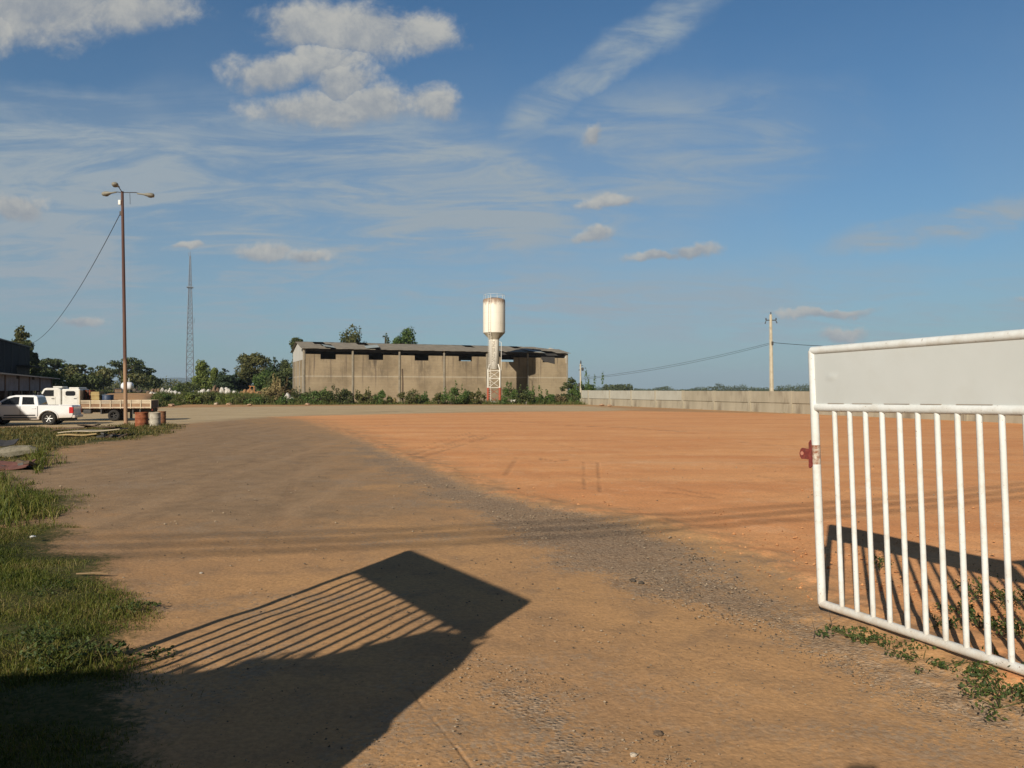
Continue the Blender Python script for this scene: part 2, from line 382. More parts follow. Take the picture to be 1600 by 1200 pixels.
# ------------------------------------------------------------------ ground
P_orange = [G(*p) for p in [(395, 651), (470, 655), (540, 678), (600, 703), (680, 735), (760, 768), (870, 793), (1000, 812), (1100, 842), (1180, 868), (1250, 905), (1320, 950), (1400, 985), (1500, 1030), (1600, 1075)]] + [(9, 3), (30, 8), (36, 40), (28.7, 52.5), (24.3, 65.5)] + [G(*p) for p in [(1100, 643.5), (980, 641.5), (800, 643), (600, 646), (450, 648)]]
P_gravel = [G(*p) for p in [(548, 682), (600, 702), (700, 742), (770, 770), (880, 798), (1000, 818), (1060, 850), (1140, 900), (1270, 968), (1420, 1050), (1600, 1120), (1700, 1260), (1480, 1110), (1340, 1050), (1200, 985), (1080, 950), (960, 915), (860, 870), (780, 825), (700, 785), (620, 745), (560, 708)]]
P_gravel2 = [G(*p) for p in [(700, 1000), (780, 1040), (960, 1110), (1050, 1200), (950, 1300), (700, 1300), (760, 1150), (690, 1060)]]
P_left = [G(*p) for p in [(60, 715), (200, 678), (300, 655), (400, 652), (540, 680), (620, 745), (650, 800), (420, 835), (230, 850), (90, 830), (0, 800)]] + [(-30, 15), (-30, 30)]
P_far = [G(*p) for p in [(100, 648), (250, 637), (600, 633), (915, 633.5), (1000, 640), (940, 642.5), (800, 643), (600, 647), (440, 651), (250, 665), (120, 668)]] + [(-45, 45)]
GRASS = [  # polygon (photo points on the ground), dense
    [G(*p) for p in [(-60, 822), (110, 818), (150, 832), (110, 848), (140, 862), (200, 868), (206, 890), (232, 930), (245, 985), (235, 1020), (258, 1060), (275, 1120), (290, 1220)]] + [(-2.6, 2.9), (-4.6, 3.0), (-9, 8)],
    [G(*p) for p in [(60, 768), (110, 764), (148, 776), (120, 800), (60, 812), (-50, 812), (-50, 770)]],
    [G(*p) for p in [(-60, 735), (20, 738), (52, 760), (75, 800), (60, 832), (-80, 832)]],
    [G(*p) for p in [(-60, 672), (60, 668), (110, 672), (200, 664), (290, 664), (270, 678), (215, 688), (170, 692), (120, 700), (75, 716), (70, 735), (30, 742), (-60, 738)]],
]
def make_ground():
    k = np.concatenate([np.array([.35, .6, 1, 1.8, 3, 5, 8]), np.arange(10, 64, 1.0), np.arange(64, 720, 1.6)])
    r = np.concatenate([[12000, 8000], H * F / k, [3.0, 2.2, 1.4, .7, .2]])[::-1]
    th = np.concatenate([np.radians(np.arange(-38, 38, .09)), np.radians(np.arange(38, 322, 5.68))])
    R, TH = np.meshgrid(r, th, indexing='ij'); X = R * np.sin(TH); Y = R * np.cos(TH)
    Z = gz(X, Y)
    D = np.sqrt(X * X + Y * Y)
    so = sdpoly(X, Y, P_orange); sg = sdpoly(X, Y, P_gravel); sg2 = sdpoly(X, Y, P_gravel2); sl = sdpoly(X, Y, P_left); sf = sdpoly(X, Y, P_far)
    sv = np.max([sdpoly(X, Y, p) for p in GRASS], axis=0)
    near = 1 - sst(D, 25, 60)
    Z = Z + near * (.022 * fbm(X * .5, Y * .5, 3, 1) + .010 * fbm(X * 2.2, Y * 2.2, 4, 5)) + near * sst(so, 0, 1) * (.022 * fbm(X * 1.1, Y * 1.1, 4, 9))
    Z = Z + near * .045 * sst(sv, -.1, .5) * (fbm(X * 1.6, Y * 1.6, 3, 21) * .7 + .6)
    gb = 1 - sst(dline(X, Y, [(3.1, 6.7), (3.3, 5.6), (3.8, 4.3)]), .1, 1.0)       # raised soil lumps by the open gate leaf
    Z = Z + gb * (.035 + .05 * fbm(X * 4, Y * 4, 4, 31))
    # edge berm of the spread orange earth
    Z = Z + near * .035 * np.exp(-(so - .15) ** 2 / .12) * (1 + fbm(X * 3, Y * 3, 3, 12))
    # wheel marks
    tr = np.zeros(X.shape)
    for pts, w, dep in [([(640, 712), (745, 680)], .12, 1), ([(655, 716), (765, 682)], .12, 1), ([(912, 722), (914, 764)], .05, .7), ([(934, 722), (938, 768)], .05, .8), ([(790, 742), (808, 715)], .08, .8),
                        ([(860, 664), (980, 668), (1085, 676)], .25, .9), ([(1040, 768), (1110, 776)], .1, 1), ([(845, 718), (890, 720)], .06, .8), ([(1150, 690), (1300, 700), (1500, 696)], .2, .6), ([(1010, 756), (1250, 790), (1500, 800)], .12, .4),
                        ([(640, 1075), (740, 1200)], .012, .3), ([(430, 700), (330, 760), (150, 830)], .1, .3), ([(480, 700), (440, 800), (420, 860)], .12, .3),
                        ([(1000, 735), (1180, 742), (1330, 770)], .06, .5), ([(760, 655), (860, 662)], .2, .5), ([(560, 668), (640, 662)], .15, .5), ([(1060, 762), (1100, 772), (1120, 778)], .07, 1), ([(845, 716), (872, 722)], .05, 1), ([(980, 748), (1005, 752)], .06, 1), ([(655, 700), (735, 676)], .05, .9), ([(690, 700), (780, 675)], .06, .9), ([(700, 745), (770, 752)], .08, .5), ([(1090, 690), (1600, 712)], .15, .35), ([(1150, 725), (1500, 748)], .08, .4), ([(700, 690), (860, 692), (900, 700)], .1, .5)]:
        dd = dline(X, Y, [G(*p) for p in pts]); tr = np.maximum(tr, dep * (1 - sst(dd, w * .4, w * 1.3)) * np.clip(.55 + .9 * fbm(X * 2.5, Y * 2.5, 3, 4), 0, 1))
    Z = Z - near * .02 * tr
    lf = (sst(-X / np.maximum(Y, 1), .30, .5)) * (Y > 2)
    nr, nt = R.shape; V = np.stack([X, Y, Z], -1).reshape(-1, 3)
    i, j = np.meshgrid(np.arange(nr - 1), np.arange(nt), indexing='ij'); j2 = (j + 1) % nt
    Fq = np.stack([i * nt + j, i * nt + j2, (i + 1) * nt + j2, (i + 1) * nt + j], -1).reshape(-1, 4)
    Fq = Fq[:, ::-1]
    m = bpy.data.materials.new('ground'); m.use_nodes = True; T = NT(m.node_tree); b = T.n['Principled BSDF']
    tc = T.node('ShaderNodeTexCoord'); P = tc.outputs['Object']
    n1 = T.noise(P, .28, 7, .6); n2 = T.noise(P, 2.0, 7, .65); n3 = T.noise(P, 22, 5, .7); nn = T.noise(P, .9, 8, .68, .4)
    vc = T.node('ShaderNodeTexVoronoi'); T.l.new(P, vc.inputs['Vector']); vc.inputs['Scale'].default_value = 34
    vb = T.node('ShaderNodeTexVoronoi'); T.l.new(P, vb.inputs['Vector']); vb.inputs['Scale'].default_value = 85
    bw = T.node('ShaderNodeRGBToBW'); T.l.new(vc.outputs['Color'], bw.inputs[0]); cellv = bw.outputs[0]
    bw2 = T.node('ShaderNodeRGBToBW'); T.l.new(vb.outputs['Color'], bw2.inputs[0]); cellv2 = bw2.outputs[0]
    nf = T.noise(P, 7, 6, .75)
    def zone(name, k=1.6, lo=-.6, hi=.6, g=.9):
        a = T.m('ADD', T.attr(name), T.m('MULTIPLY', T.m('SUBTRACT', nn, .5), k * 2.4))
        a = T.m('ADD', a, T.m('MULTIPLY', T.m('SUBTRACT', nf, .5), g * 2)); a = T.m('ADD', a, T.m('MULTIPLY', T.m('SUBTRACT', cellv, .5), g * .7))
        return T.ss(a, lo, hi)
    rt = T.node('ShaderNodeMapping'); T.l.new(P, rt.inputs[0]); rt.inputs['Rotation'].default_value = (0, 0, radians(-20)); rt.inputs['Scale'].default_value = (1.5, .10, 1)
    lane = T.noise(rt.outputs[0], 1.0, 5, .6, .3)
    col = T.mix(T.ss(n1, .35, .65), (.53, .302, .135), (.44, .253, .122))
    col = T.mix(T.ss(n2, .45, .75), col, (.35, .215, .115))
    left = T.mix(T.ss(n2, .35, .65), (.28, .185, .105), (.35, .23, .13))
    left = T.mix(T.m('MULTIPLY', T.ss(lane, .5, .68), .45), left, (.44, .285, .16))
    left = T.mix(T.m('MULTIPLY', T.ss(lane, .46, .32), .4), left, (.22, .145, .085))
    col = T.mix(zone('z_left', 1.8, -1.2, 1.2), col, left)
    gr = T.mix(T.ss(cellv, .2, .8), (.205, .145, .095), (.37, .27, .18))
    gr = T.mix(T.ss(cellv2, .75, .95), gr, (.42, .33, .22))
    grz = T.m('MULTIPLY', zone('z_gravel', 2.4, -.5, .8, 1.8), T.m('ADD', .45, T.m('MULTIPLY', nf, .6)))
    col = T.mix(grz, col, gr)
    # scattered gravel patches everywhere in the drive
    col = T.mix(T.m('MULTIPLY', T.m('MULTIPLY', T.ss(T.noise(T.vm('ADD', P, (31, 4, 0)), .5, 8, .75), .50, .64), T.ss(cellv, .25, .6)), .7), col, gr)
    org = T.mix(T.ss(T.noise(T.scale(P, (.25, 1, 1)), .5, 7, .62, .5), .35, .65), (.77, .38, .16), (.68, .30, .12))
    org = T.mix(T.ss(n2, .5, .8), org, (.60, .29, .125))
    org = T.mix(T.m('MULTIPLY', T.ss(T.noise(T.scale(P, (.12, .8, 1)), .45, 5, .6), .56, .72), .6), org, (.72, .42, .22))
    org = T.mix(T.m('MULTIPLY', T.ss(T.noise(P, 1.3, 9, .72, .6), .5, .72), .55), org, (.80, .47, .25))
    org = T.mix(T.m('MULTIPLY', T.ss(nf, .58, .75), .35), org, (.42, .19, .075))
    oz = zone('z_orange', 1.3, -.35, .45); edge = T.ss(T.attr('z_orange'), 2.6, .6)
    oz = T.m('MULTIPLY', oz, T.m('SUBTRACT', 1, T.m('MULTIPLY', edge, T.m('MULTIPLY', T.ss(n2, .35, .62), .7))))
    col = T.mix(oz, col, org)
    far = T.mix(T.ss(n1, .35, .65), (.54, .415, .245), (.48, .36, .21))
    col = T.mix(zone('z_far', 1.0, -.5, .8), col, far)
    col = T.mix(T.m('MULTIPLY', T.m('MULTIPLY', T.attr('z_track'), T.ss(nf, .3, .55)), .6), col, (.22, .12, .065))
    sp = T.mix(T.ss(n3, .3, .7), (.84, .84, .84), (1.13, 1.13, 1.13)); col = T.mix(1, col, sp, 'MULTIPLY')
    fl = T.m('MULTIPLY', T.ss(cellv2, .86, .93), T.ss(T.noise(P, 3.1, 3), .45, .6)); col = T.mix(T.m('MULTIPLY', fl, .6), col, (.13, .09, .06))
    soil = T.mix(T.ss(n3, .35, .65), (.045, .055, .014), (.115, .095, .035)); col = T.mix(zone('z_veg', 1.2, -.1, 1.0), col, soil)
    fld = T.mix(T.ss(n1, .35, .65), (.09, .13, .035), (.16, .16, .06)); col = T.mix(T.attr('z_field'), col, fld)
    T.put(b.inputs['Base Color'], col); b.inputs['Roughness'].default_value = .95; b.inputs['Specular IOR Level'].default_value = .12
    hgt = T.m('ADD', T.m('MULTIPLY', n3, .5), T.m('MULTIPLY', T.m('SUBTRACT', 1, T.m('MINIMUM', T.m('MULTIPLY', vc.outputs['Distance'], 1.6), 1)), T.m('ADD', .12, T.m('MULTIPLY', grz, .7))))
    hgt = T.m('ADD', hgt, T.m('MULTIPLY', n2, 1.2))
    bn = T.node('ShaderNodeBump'); bn.inputs['Strength'].default_value = .75; bn.inputs['Distance'].default_value = .016
    T.l.new(hgt, bn.inputs['Height']); T.l.new(bn.outputs[0], b.inputs['Normal'])
    o = npmesh('ground', V, Fq, m, smooth=True); o['kind'] = 'structure'
    wd = .22 + .016 * D
    def at(name, a): q = o.data.attributes.new(name, 'FLOAT', 'POINT'); q.data.foreach_set('value', a.reshape(-1).astype(np.float32))
    at('z_orange', np.clip(so / wd, -3, 3)); at('z_gravel', np.clip(np.maximum(sg, sg2 - .3) / wd, -3, 3)); at('z_left', np.clip(sl / (1 + .05 * D), -3, 3))
    at('z_far', np.clip(sf / (.5 + .03 * D), -3, 3)); at('z_veg', np.clip((sv - .12) / wd, -3, 3)); at('z_track', tr)
    at('z_field', sst(D, 112, 125) * (1 - ((X / np.maximum(Y, 1) < -.44) & (D < 135) & (Y > 0))))
    return o
make_ground()

# ------------------------------------------------------------------ stones, grass
def stones(n, ylo, yhi, s0, s1, name, label, gravel_only):
    px = RS.uniform(60, 1640, n * 6); py = ylo + (yhi - ylo) * RS.rand(n * 6) ** .8
    Y = H * F / (py - 609); X = (px - 800) / F * Y
    dens = np.where(np.maximum(sdpoly(X, Y, P_gravel), sdpoly(X, Y, P_gravel2)) > -.15, .9, .10 if gravel_only else .22)
    dens = np.where(sdpoly(X, Y, P_gravel2) > -.15, dens * .45, dens); dens = np.where(sdpoly(X, Y, P_orange) > .3, .05, dens) * np.clip(.5 + 1.5 * fbm(X * 1.1, Y * 1.1, 3, 41), .08, 1)
    keep = RS.rand(len(X)) < dens; X, Y = X[keep][:n], Y[keep][:n]; n = len(X)
    s = s0 * (s1 / s0) ** (RS.rand(n) ** 3.6) * np.clip(Y / 6, .8, 2.6)
    base = np.array([(1, 0, 0), (0, 1, 0), (-1, 0, 0), (0, -1, 0), (0, 0, .7), (.1, 0, -.4), (.7, .7, .25), (-.6, .7, .3)])[:6]
    V = base[None] * s[:, None, None] * RS.uniform(.6, 1.25, (n, 6, 3)); a = RS.rand(n) * 6.28
    ca, sa = np.cos(a)[:, None], np.sin(a)[:, None]; x = V[..., 0] * ca - V[..., 1] * sa; y = V[..., 0] * sa + V[..., 1] * ca
    V = np.stack([x + X[:, None], y + Y[:, None], V[..., 2] + .012], -1)
    f = np.array([(0, 1, 4), (1, 2, 4), (2, 3, 4), (3, 0, 4), (1, 0, 5), (2, 1, 5), (3, 2, 5), (0, 3, 5)])
    Fq = (f[None] + (np.arange(n) * 6)[:, None, None]).reshape(-1, 3)
    m = mat(name + ' stone', (.10, .075, .05), (.36, .28, .19), .9, 2, island=True)
    return tag(npmesh(name, V.reshape(-1, 3), Fq, m), label, 'gravel', kind='stuff')
stones(20000, 680, 1215, .0028, .013, 'gravel', 'loose grey pebbles scattered over the dirt drive', True)

def clods():
    n = 2600; px = RS.uniform(430, 1640, n * 5); py = 655 + 420 * RS.rand(n * 5) ** 1.3
    Y = H * F / (py - 609); X = (px - 800) / F * Y; so = sdpoly(X, Y, P_orange)
    keep = (so > -.3) & (RS.rand(len(X)) < np.exp(-np.abs(so - .1) / .8) * .9 + np.clip(fbm(X * .5, Y * .5, 3, 81) * 1.6 - .35, 0, .5) + .03); X, Y = X[keep][:n], Y[keep][:n]; n = len(X)
    s = .006 * (5.0 ** (RS.rand(n) ** 2.6)); base = np.array([(1, 0, 0), (0, 1, 0), (-1, 0, 0), (0, -1, 0), (0, 0, .75), (.1, 0, -.4)])
    V = base[None] * s[:, None, None] * RS.uniform(.6, 1.3, (n, 6, 3)); V = np.stack([V[..., 0] + X[:, None], V[..., 1] + Y[:, None], V[..., 2] + .012], -1)
    f = np.array([(0, 1, 4), (1, 2, 4), (2, 3, 4), (3, 0, 4), (1, 0, 5), (2, 1, 5), (3, 2, 5), (0, 3, 5)])
    m = mat('orange clod', (.34, .15, .06), (.56, .28, .12), .95, 2, island=True)
    tag(npmesh('clods', V.reshape(-1, 3), (f[None] + (np.arange(n) * 6)[:, None, None]).reshape(-1, 3), m), 'small orange clods of earth strewn along the edge of the orange yard', 'clods', kind='stuff')
clods()
def blades(name, polys, label, m):
    """polys: (polygon, density per m2, hmin, hmax, width, clump)"""
    Vs = []; Fs = []; o = 0
    for poly, n, h0, h1, w, clump in polys:
        p = np.array(poly); lo, hi = p.min(0), p.max(0)
        X = RS.uniform(lo[0], hi[0], n * 3); Y = RS.uniform(lo[1], hi[1], n * 3)
        s = sdpoly(X, Y, poly) + fbm(X * 1.3, Y * 1.3, 3, 51) * .5 * min(1, (hi[1] - lo[1]) / 4); keep = (s > -.32) & (RS.rand(len(X)) < np.where(s < 0, .5 * (1 + s / .32) ** 1.5, 1) * np.clip((.5 if w < .009 else .25) + clump * fbm(X * 1.4, Y * 1.4, 4, 61) + s * .7, .04, 1)); X, Y, s = X[keep][:n], Y[keep][:n], s[keep][:n]; k = len(X)
        tall = np.clip(.55 + .9 * fbm(X * .7, Y * .7, 3, 71), .15, 1.3) * np.clip(.35 + s * 1.1, .3, 1)
        h = (h0 + (h1 - h0) * RS.rand(k) ** 2) * tall; a = RS.rand(k) * 6.28; b = RS.rand(k) * 6.28; ln = h * RS.uniform(.15, .95, k)
        z0 = gz(X, Y) - .01
        wx, wy = np.cos(a) * w / 2 * RS.uniform(.6, 1.3, k), np.sin(a) * w / 2 * RS.uniform(.6, 1.3, k); lx, ly = np.cos(b) * ln, np.sin(b) * ln
        V = np.stack([np.stack([X - wx, Y - wy, z0], -1), np.stack([X + wx, Y + wy, z0], -1),
                      np.stack([X + wx * .8 + lx * .35, Y + wy * .8 + ly * .35, z0 + h * .62], -1), np.stack([X - wx * .8 + lx * .35, Y - wy * .8 + ly * .35, z0 + h * .62], -1),
                      np.stack([X + lx, Y + ly, z0 + h * .95], -1)], 1)
        V[:, :, 2] += (0.03 * sst(s, -.1, .5))[:, None]
        f1 = np.array([(0, 1, 2), (0, 2, 3), (3, 2, 4)]); Fs.append((f1[None] + (np.arange(k) * 5)[:, None, None]).reshape(-1, 3) + o); Vs.append(V.reshape(-1, 3)); o += k * 5
    return tag(npmesh(name, np.concatenate(Vs), np.concatenate(Fs), m), label, 'grass', kind='stuff')
g0, g1, g2, g3 = GRASS
blades('grass', [(g0, 170000, .02, .11, .006, .6), (g0, 14000, .06, .24, .005, 1.2), (g0, 2200, .2, .42, .005, 1.8), (g1, 9000, .03, .18, .010, .9)], 'short green grass along the left edge of the drive', G_near)
g4 = [G(*p) for p in [(34, 722), (44, 708), (72, 702), (86, 722), (76, 744), (44, 742)]]
blades('tall_grass', [(g2, 11000, .12, .75, .014, .8), (g4, 9000, .3, 1.5, .018, .8)], 'tall pale green grass clump left of the drive', G_near)
blades('dry_grass', [(g3, 34000, .03, .30, .03, 1.7), (g0, 22000, .02, .12, .006, 2.2)], 'dry yellowish grass and weeds around the barrels and scrap sheets', G_dry)

# leaf clouds -------------------------------------------------------
def leafcloud(blobs, n, size, seed=0, fill=.35, flat=.0):
    R = np.random.RandomState(seed); B = np.array(blobs, float)
    vol = (B[:, 3] * B[:, 4] * B[:, 5]) ** .66; idx = R.choice(len(B), n, p=vol / vol.sum())
    dd = R.normal(size=(n, 3)); dd /= np.linalg.norm(dd, axis=1)[:, None]
    rad = np.where(R.rand(n) < fill, R.rand(n) ** .5, R.uniform(.82, 1.12, n)); lump = .65 + .65 * vnoise(dd[:, 0] * 2 + idx * 7.1, dd[:, 2] * 2 + dd[:, 1] * 2, seed + 3)
    c = B[idx, :3] + dd * (rad * lump)[:, None] * B[idx, 3:6]
    nrm = dd + R.normal(size=(n, 3)) * .8; nrm[:, 2] += flat; nrm /= np.linalg.norm(nrm, axis=1)[:, None]
    t = np.cross(nrm, R.normal(size=(n, 3))); t /= np.linalg.norm(t, axis=1)[:, None]; b = np.cross(nrm, t)
    s = size * R.uniform(.5, 1.3, n)[:, None]
    V = np.stack([c - t * s, c - b * s * .55 + nrm * s * .1, c + t * s, c + b * s * .55 + nrm * s * .1], 1).reshape(-1, 3)
    return V, np.arange(n * 4).reshape(-1, 4)
def crown_blobs(kind, h, w, seed):
    R = random.Random(seed); B = []
    if kind == 'round':
        for i in range(16):
            a = R.random() * 6.28; q = R.random() ** .6 * w * .36; z = h * R.uniform(.38, .9); sh = 1 - abs(z / h - .58) * 1.3
            r = w * R.uniform(.12, .22) * max(.5, sh); B.append((cos(a) * q * sh, sin(a) * q * sh, z, r, r, r * .8))
        B.append((0, 0, h * .86, w * .16, w * .16, h * .14))
    elif kind == 'tall':
        for i in range(15):
            z = h * R.uniform(.3, .95); a = R.random() * 6.28; q = w * .28 * R.random() * (1.15 - z / h); r = w * R.uniform(.12, .2)
            B.append((cos(a) * q, sin(a) * q, z, r, r, r * 1.1))
        B.append((0, 0, h * .93, w * .14, w * .14, h * .07))
    elif kind == 'cone':
        for i in range(20):
            t = (i + .5) / 20; z = h * (.12 + .86 * t); rr = w * .5 * (1 - t) ** .8 + .05 * w
            for q in range(3 if t < .7 else 1):
                a = R.random() * 6.28; B.append((cos(a) * rr * .45, sin(a) * rr * .45, z + R.uniform(-.03, .03) * h, rr * .5, rr * .5, h * .035))
    elif kind == 'umbrella':
        for i in range(17):
            a = R.random() * 6.28; q = R.random() ** .5 * w * .46; z = h * (.93 - .25 * (q / w) ** 2 * 4 * R.uniform(.3, 1)) - R.choice((0, 0, .14, .26)) * h
            r = w * R.uniform(.08, .15); B.append((cos(a) * q, sin(a) * q, z, r, r, r * .42))
    elif kind == 'shrub':
        for i in range(17):
            a = R.random() * 6.28; q = R.random() ** .5 * w * .44; r = w * R.uniform(.06, .18); z = h * R.uniform(.15, .85) * (1 - (q / w) ** 2 * 1.4)
            B.append((cos(a) * q, sin(a) * q, max(z, r * .5), r, r, min(r * .9, h * .3)))
        for i in range(R.choice((0, 2, 4)) if h > .5 else 0):
            a = R.random() * 6.28; q = w * .4 * R.random(); B.append((cos(a) * q, sin(a) * q, h * R.uniform(.75, 1.05), w * .04, w * .04, h * .22))
    return B
PROTO = {}
def plant(name, kind, label, px, ybase, Y, h, w, m, n=1400, leaf=.3, group=None, cat='tree', seed=None, z=None):
    X = (px - 800) / F * Y
    z = float(gz(X, Y)) - .05 if z is None else z
    seed = random.randint(0, 9999) if seed is None else seed
    t = thing(name, label, cat, (X, Y, z), 0, group)
    B = crown_blobs(kind, h, w, seed)
    V, Fq = leafcloud(B, n, leaf, seed, flat=.6 if kind == 'umbrella' else .1)
    V[:, 2] = np.maximum(V[:, 2], 0.02)
    npmesh('crown' if cat == 'tree' else 'foliage', V, Fq, m, t)
    mb = MB(); R = random.Random(seed + 1)
    if kind == 'shrub':
        for i in range(5):
            b = R.choice(B); mb.tube([(b[0] * .15, b[1] * .15, 0), (b[0] * .6, b[1] * .6, b[2] * .5), (b[0], b[1], b[2])], [.03, .02, .01], 5)
        mb.build('stem', bark, t)
    else:
        tr = h * .022 + .05; top = h * (.92 if kind in ('cone', 'tall') else .6)
        mb.tube([(0, 0, 0), (R.uniform(-.1, .1), 0, top * .4), (R.uniform(-.2, .2), R.uniform(-.2, .2), top)], [tr, tr * .75, tr * .25], 7)
        for b in (B if kind in ('umbrella',) else R.sample(B, min(9, len(B)))):
            z0 = min(b[2] * R.uniform(.45, .7), top * .9)
            mb.tube([(0, 0, z0), (b[0] * .5, b[1] * .5, z0 + (b[2] - z0) * .6), (b[0], b[1], b[2])], [tr * .4, tr * .28, tr * .12], 5)
        mb.build('trunk', bark, t)
    return t

# ------------------------------------------------------------------ gate leaves
def rel(p, q, t): return tuple(p[i] + (q[i] - p[i]) * t for i in range(3))
def gate_leaf(name, label, p_low, p_top, hdir, length, first_gap, hz, post_r, bar_r, zmid, n_bars, latch):
    """p_low/p_top: free-end post axis; hdir: unit direction to the hinge"""
    t = thing(name, label, 'gate', (p_low[0], p_low[1], 0), group='leaves of the open yard gate')
    lo = Vector((0, 0, p_low[2])); tp = Vector((p_top[0] - p_low[0], p_top[1] - p_low[1], p_top[2])); hd = Vector((*hdir, 0)); sl = Vector((0, 0, .010))
    side = Vector((-hd.y, hd.x, 0))
    def at(s, z):      # point in the leaf plane, following the slight lean of the end post
        k = (z - lo.z) / (tp.z - lo.z); base = lo + (tp - lo) * k
        return Vector((base.x, base.y, z)) + (hd + sl) * s
    MB().tube([lo, tp], post_r, 16).build('end_post', white_gate, t)
    MB().tube([at(length, lo.z - .02), at(length, tp.z)], post_r, 16).build('hinge_post', white_gate, t)
    MB().tube([at(-.0, tp.z), at(length, tp.z)], post_r * .98, 16).build('top_rail', white_gate, t)
    MB().tube([at(post_r * .8, zmid), at(length, zmid)], post_r * .98, 16).build('middle_rail', white_gate, t)
    MB().tube([at(0, lo.z), at(length, lo.z)], post_r * .98, 16).build('bottom_rail', white_gate, t)
    s = first_gap; gap = (length - first_gap) / n_bars
    for i in range(n_bars):
        MB().tube([at(s, lo.z + .01), at(s, zmid - .01)], bar_r, 12).build('bar', white_gate, t); s += gap
    # sheet with a thin weld bead and a small dent
    n, mm = 60, 26; vs = []; 
    z0, z1 = zmid + post_r * .6, tp.z - post_r * .55
    for i in range(n + 1):
        for j in range(mm + 1):
            a = length * i / n; z = z0 + (z1 - z0) * j / mm; p = at(a, z)
            off = .004 * sin(a * 2.1) * sin(pi * j / mm) + .012 * math.exp(-((a - .23) ** 2 + (z - zmid - .26) ** 2) / .0006)
            vs.append(p - side * (.012 + off))
    o = len(vs); vs2 = [v + side * .004 for v in vs]
    fs = [(i * (mm + 1) + j, (i + 1) * (mm + 1) + j, (i + 1) * (mm + 1) + j + 1, i * (mm + 1) + j + 1) for i in range(n) for j in range(mm)]
    fs += [tuple(o + q for q in f)[::-1] for f in fs]
    MB().add(vs + vs2, fs, True).build('sheet_panel', gate_panel, t)
    for a, b in ((.18, .36), (.45, .66), (.78, 1.02), (1.12, 1.3), (1.42, 1.7)):
        MB().tube([at(a, zmid + post_r * .98) - side * .017, at(b, zmid + post_r * .98) - side * .017], .003, 5).build('weld_bead', mat('weld rust', (.36, .30, .24), None, .8), t)
    if latch:
        zl = 1.43; c = at(0, zl); m = MB()
        bx = MB(); 
        prof = [(-.165, -.028), (-.17, 0), (-.155, .035), (-.14, .048), (-.055, .044), (-.055, .10), (-.035, .125), (-.01, .10), (-.008, -.10), (-.045, -.125), (-.055, -.115), (-.055, -.048), (-.145, -.05)]
        x = hd.x, hd.y
        vs = []
        for off in (-.036, -.022):
            for a, z in prof:
                p = c + hd * a + Vector((0, 0, z)) + side * off; vs.append(p)
        nn = len(prof)
        m.add(vs, [tuple(range(nn)), tuple(range(2 * nn - 1, nn - 1, -1))] + [(i, i + nn, (i + 1) % nn + nn, (i + 1) % nn) for i in range(nn)])
        L = m.build('latch_plate', red_rust, t)
        MB().tube([c + hd * -.135 - side * .040, c + hd * -.135 - side * .036], .018, 12).build('bolt_hole', mat('bright hole', (.5, .22, .15), None, .8), L)
        # rusty patch of the post round the latch
        pr = MB(); pr.tube([at(0, zl - .10), at(0, zl - .06), at(0, zl + .07), at(0, zl + .09)], [post_r * .99, post_r * 1.02, post_r * 1.02, post_r * .99], 16, caps=False); 
        m2 = mat('rust patch', (.23, .085, .04), (.58, .55, .46), .8, 26, dirt=(.14, .05, .03), dirt_amt=.5, dscale=12)
        pr.build('rust_patch', m2, t)
    return t
gate_leaf('gate', 'white tubular steel gate leaf with solid top sheet and rusty latch', (2.735, 6.97, .115), (2.655, 6.97, 2.345), (.3675, -.930), 2.76, .235, 0, .036, .021, 1.845, 15, True)
gate_leaf('gate', 'matching white gate leaf whose barred shadow lies on the drive', (-3.335, 5.03, .115), (-3.335, 5.03, 2.345), (.506, -.862), 2.76, .235, 0, .036, .021, 1.845, 15, False)
def pillar(name, x, y, h, label):
    t = thing(name, label, 'pillar', (x, y, 0), .29)
    MB().box(-.16, .16, -.16, .16, -.1, h).build('shaft', concrete, t, bevel=.015)
    MB().box(-.2, .2, -.2, .2, h, h + .07).build('cap', concrete, t, bevel=.01)
pillar('gate_pillar', 3.95, 4.25, 2.35, 'concrete gate pillar hinging the right gate leaf, beyond the right edge')
# boundary wall with hedge on the left (off frame, throws the big shadow)
def left_boundary():
    bx, by = -2.21, 2.0; dx, dy = -.954, -.298
    hs = [(-.36, .95), (-.30, 1.15), (-.27, 1.45), (-.18, 1.55), (-.12, 2.0), (.0, 2.25), (.42, 2.36), (.8, 2.2), (1.03, 2.12), (1.41, 2.17), (1.83, 2.08), (2.6, 2.2), (3.54, 2.27), (4.5, 2.2), (7, 2.35), (12, 2.3)]
    t = thing('hedge', 'dark hedge left of the camera casting the lumpy shadow', 'hedge', (bx, by, 0))
    vs = []; 
    for s, h in hs:
        for o in (-.16, .16):
            for z in (-.1, h - .10): vs.append((dx * s - dy * o, dy * s + dx * o, z))
    fs = []
    n = len(hs)
    for i in range(n - 1):
        a, b = 4 * i, 4 * i + 4
        fs += [(a, b, b + 1, a + 1), (a + 2, a + 3, b + 3, b + 2), (a + 1, b + 1, b + 3, a + 3)]
    fs += [(0, 1, 3, 2), (4 * n - 4, 4 * n - 2, 4 * n - 1, 4 * n - 3)]
    MB().add(vs, fs).build('branch_core', bark, t)
    bl = []
    for s in np.arange(-.34, 12, .16):
        h = np.interp(s, [a for a, _ in hs], [b for _, b in hs])
        for z in np.arange(.1, h - .02, .22): bl.append((dx * s, dy * s, min(z, h - .12), .13 if s < .2 else .22, .22, .13))
    V, Fq = leafcloud(bl, 16000, .045, 5, fill=.2); npmesh('foliage', V, Fq, leaf_dark, t)
left_boundary()

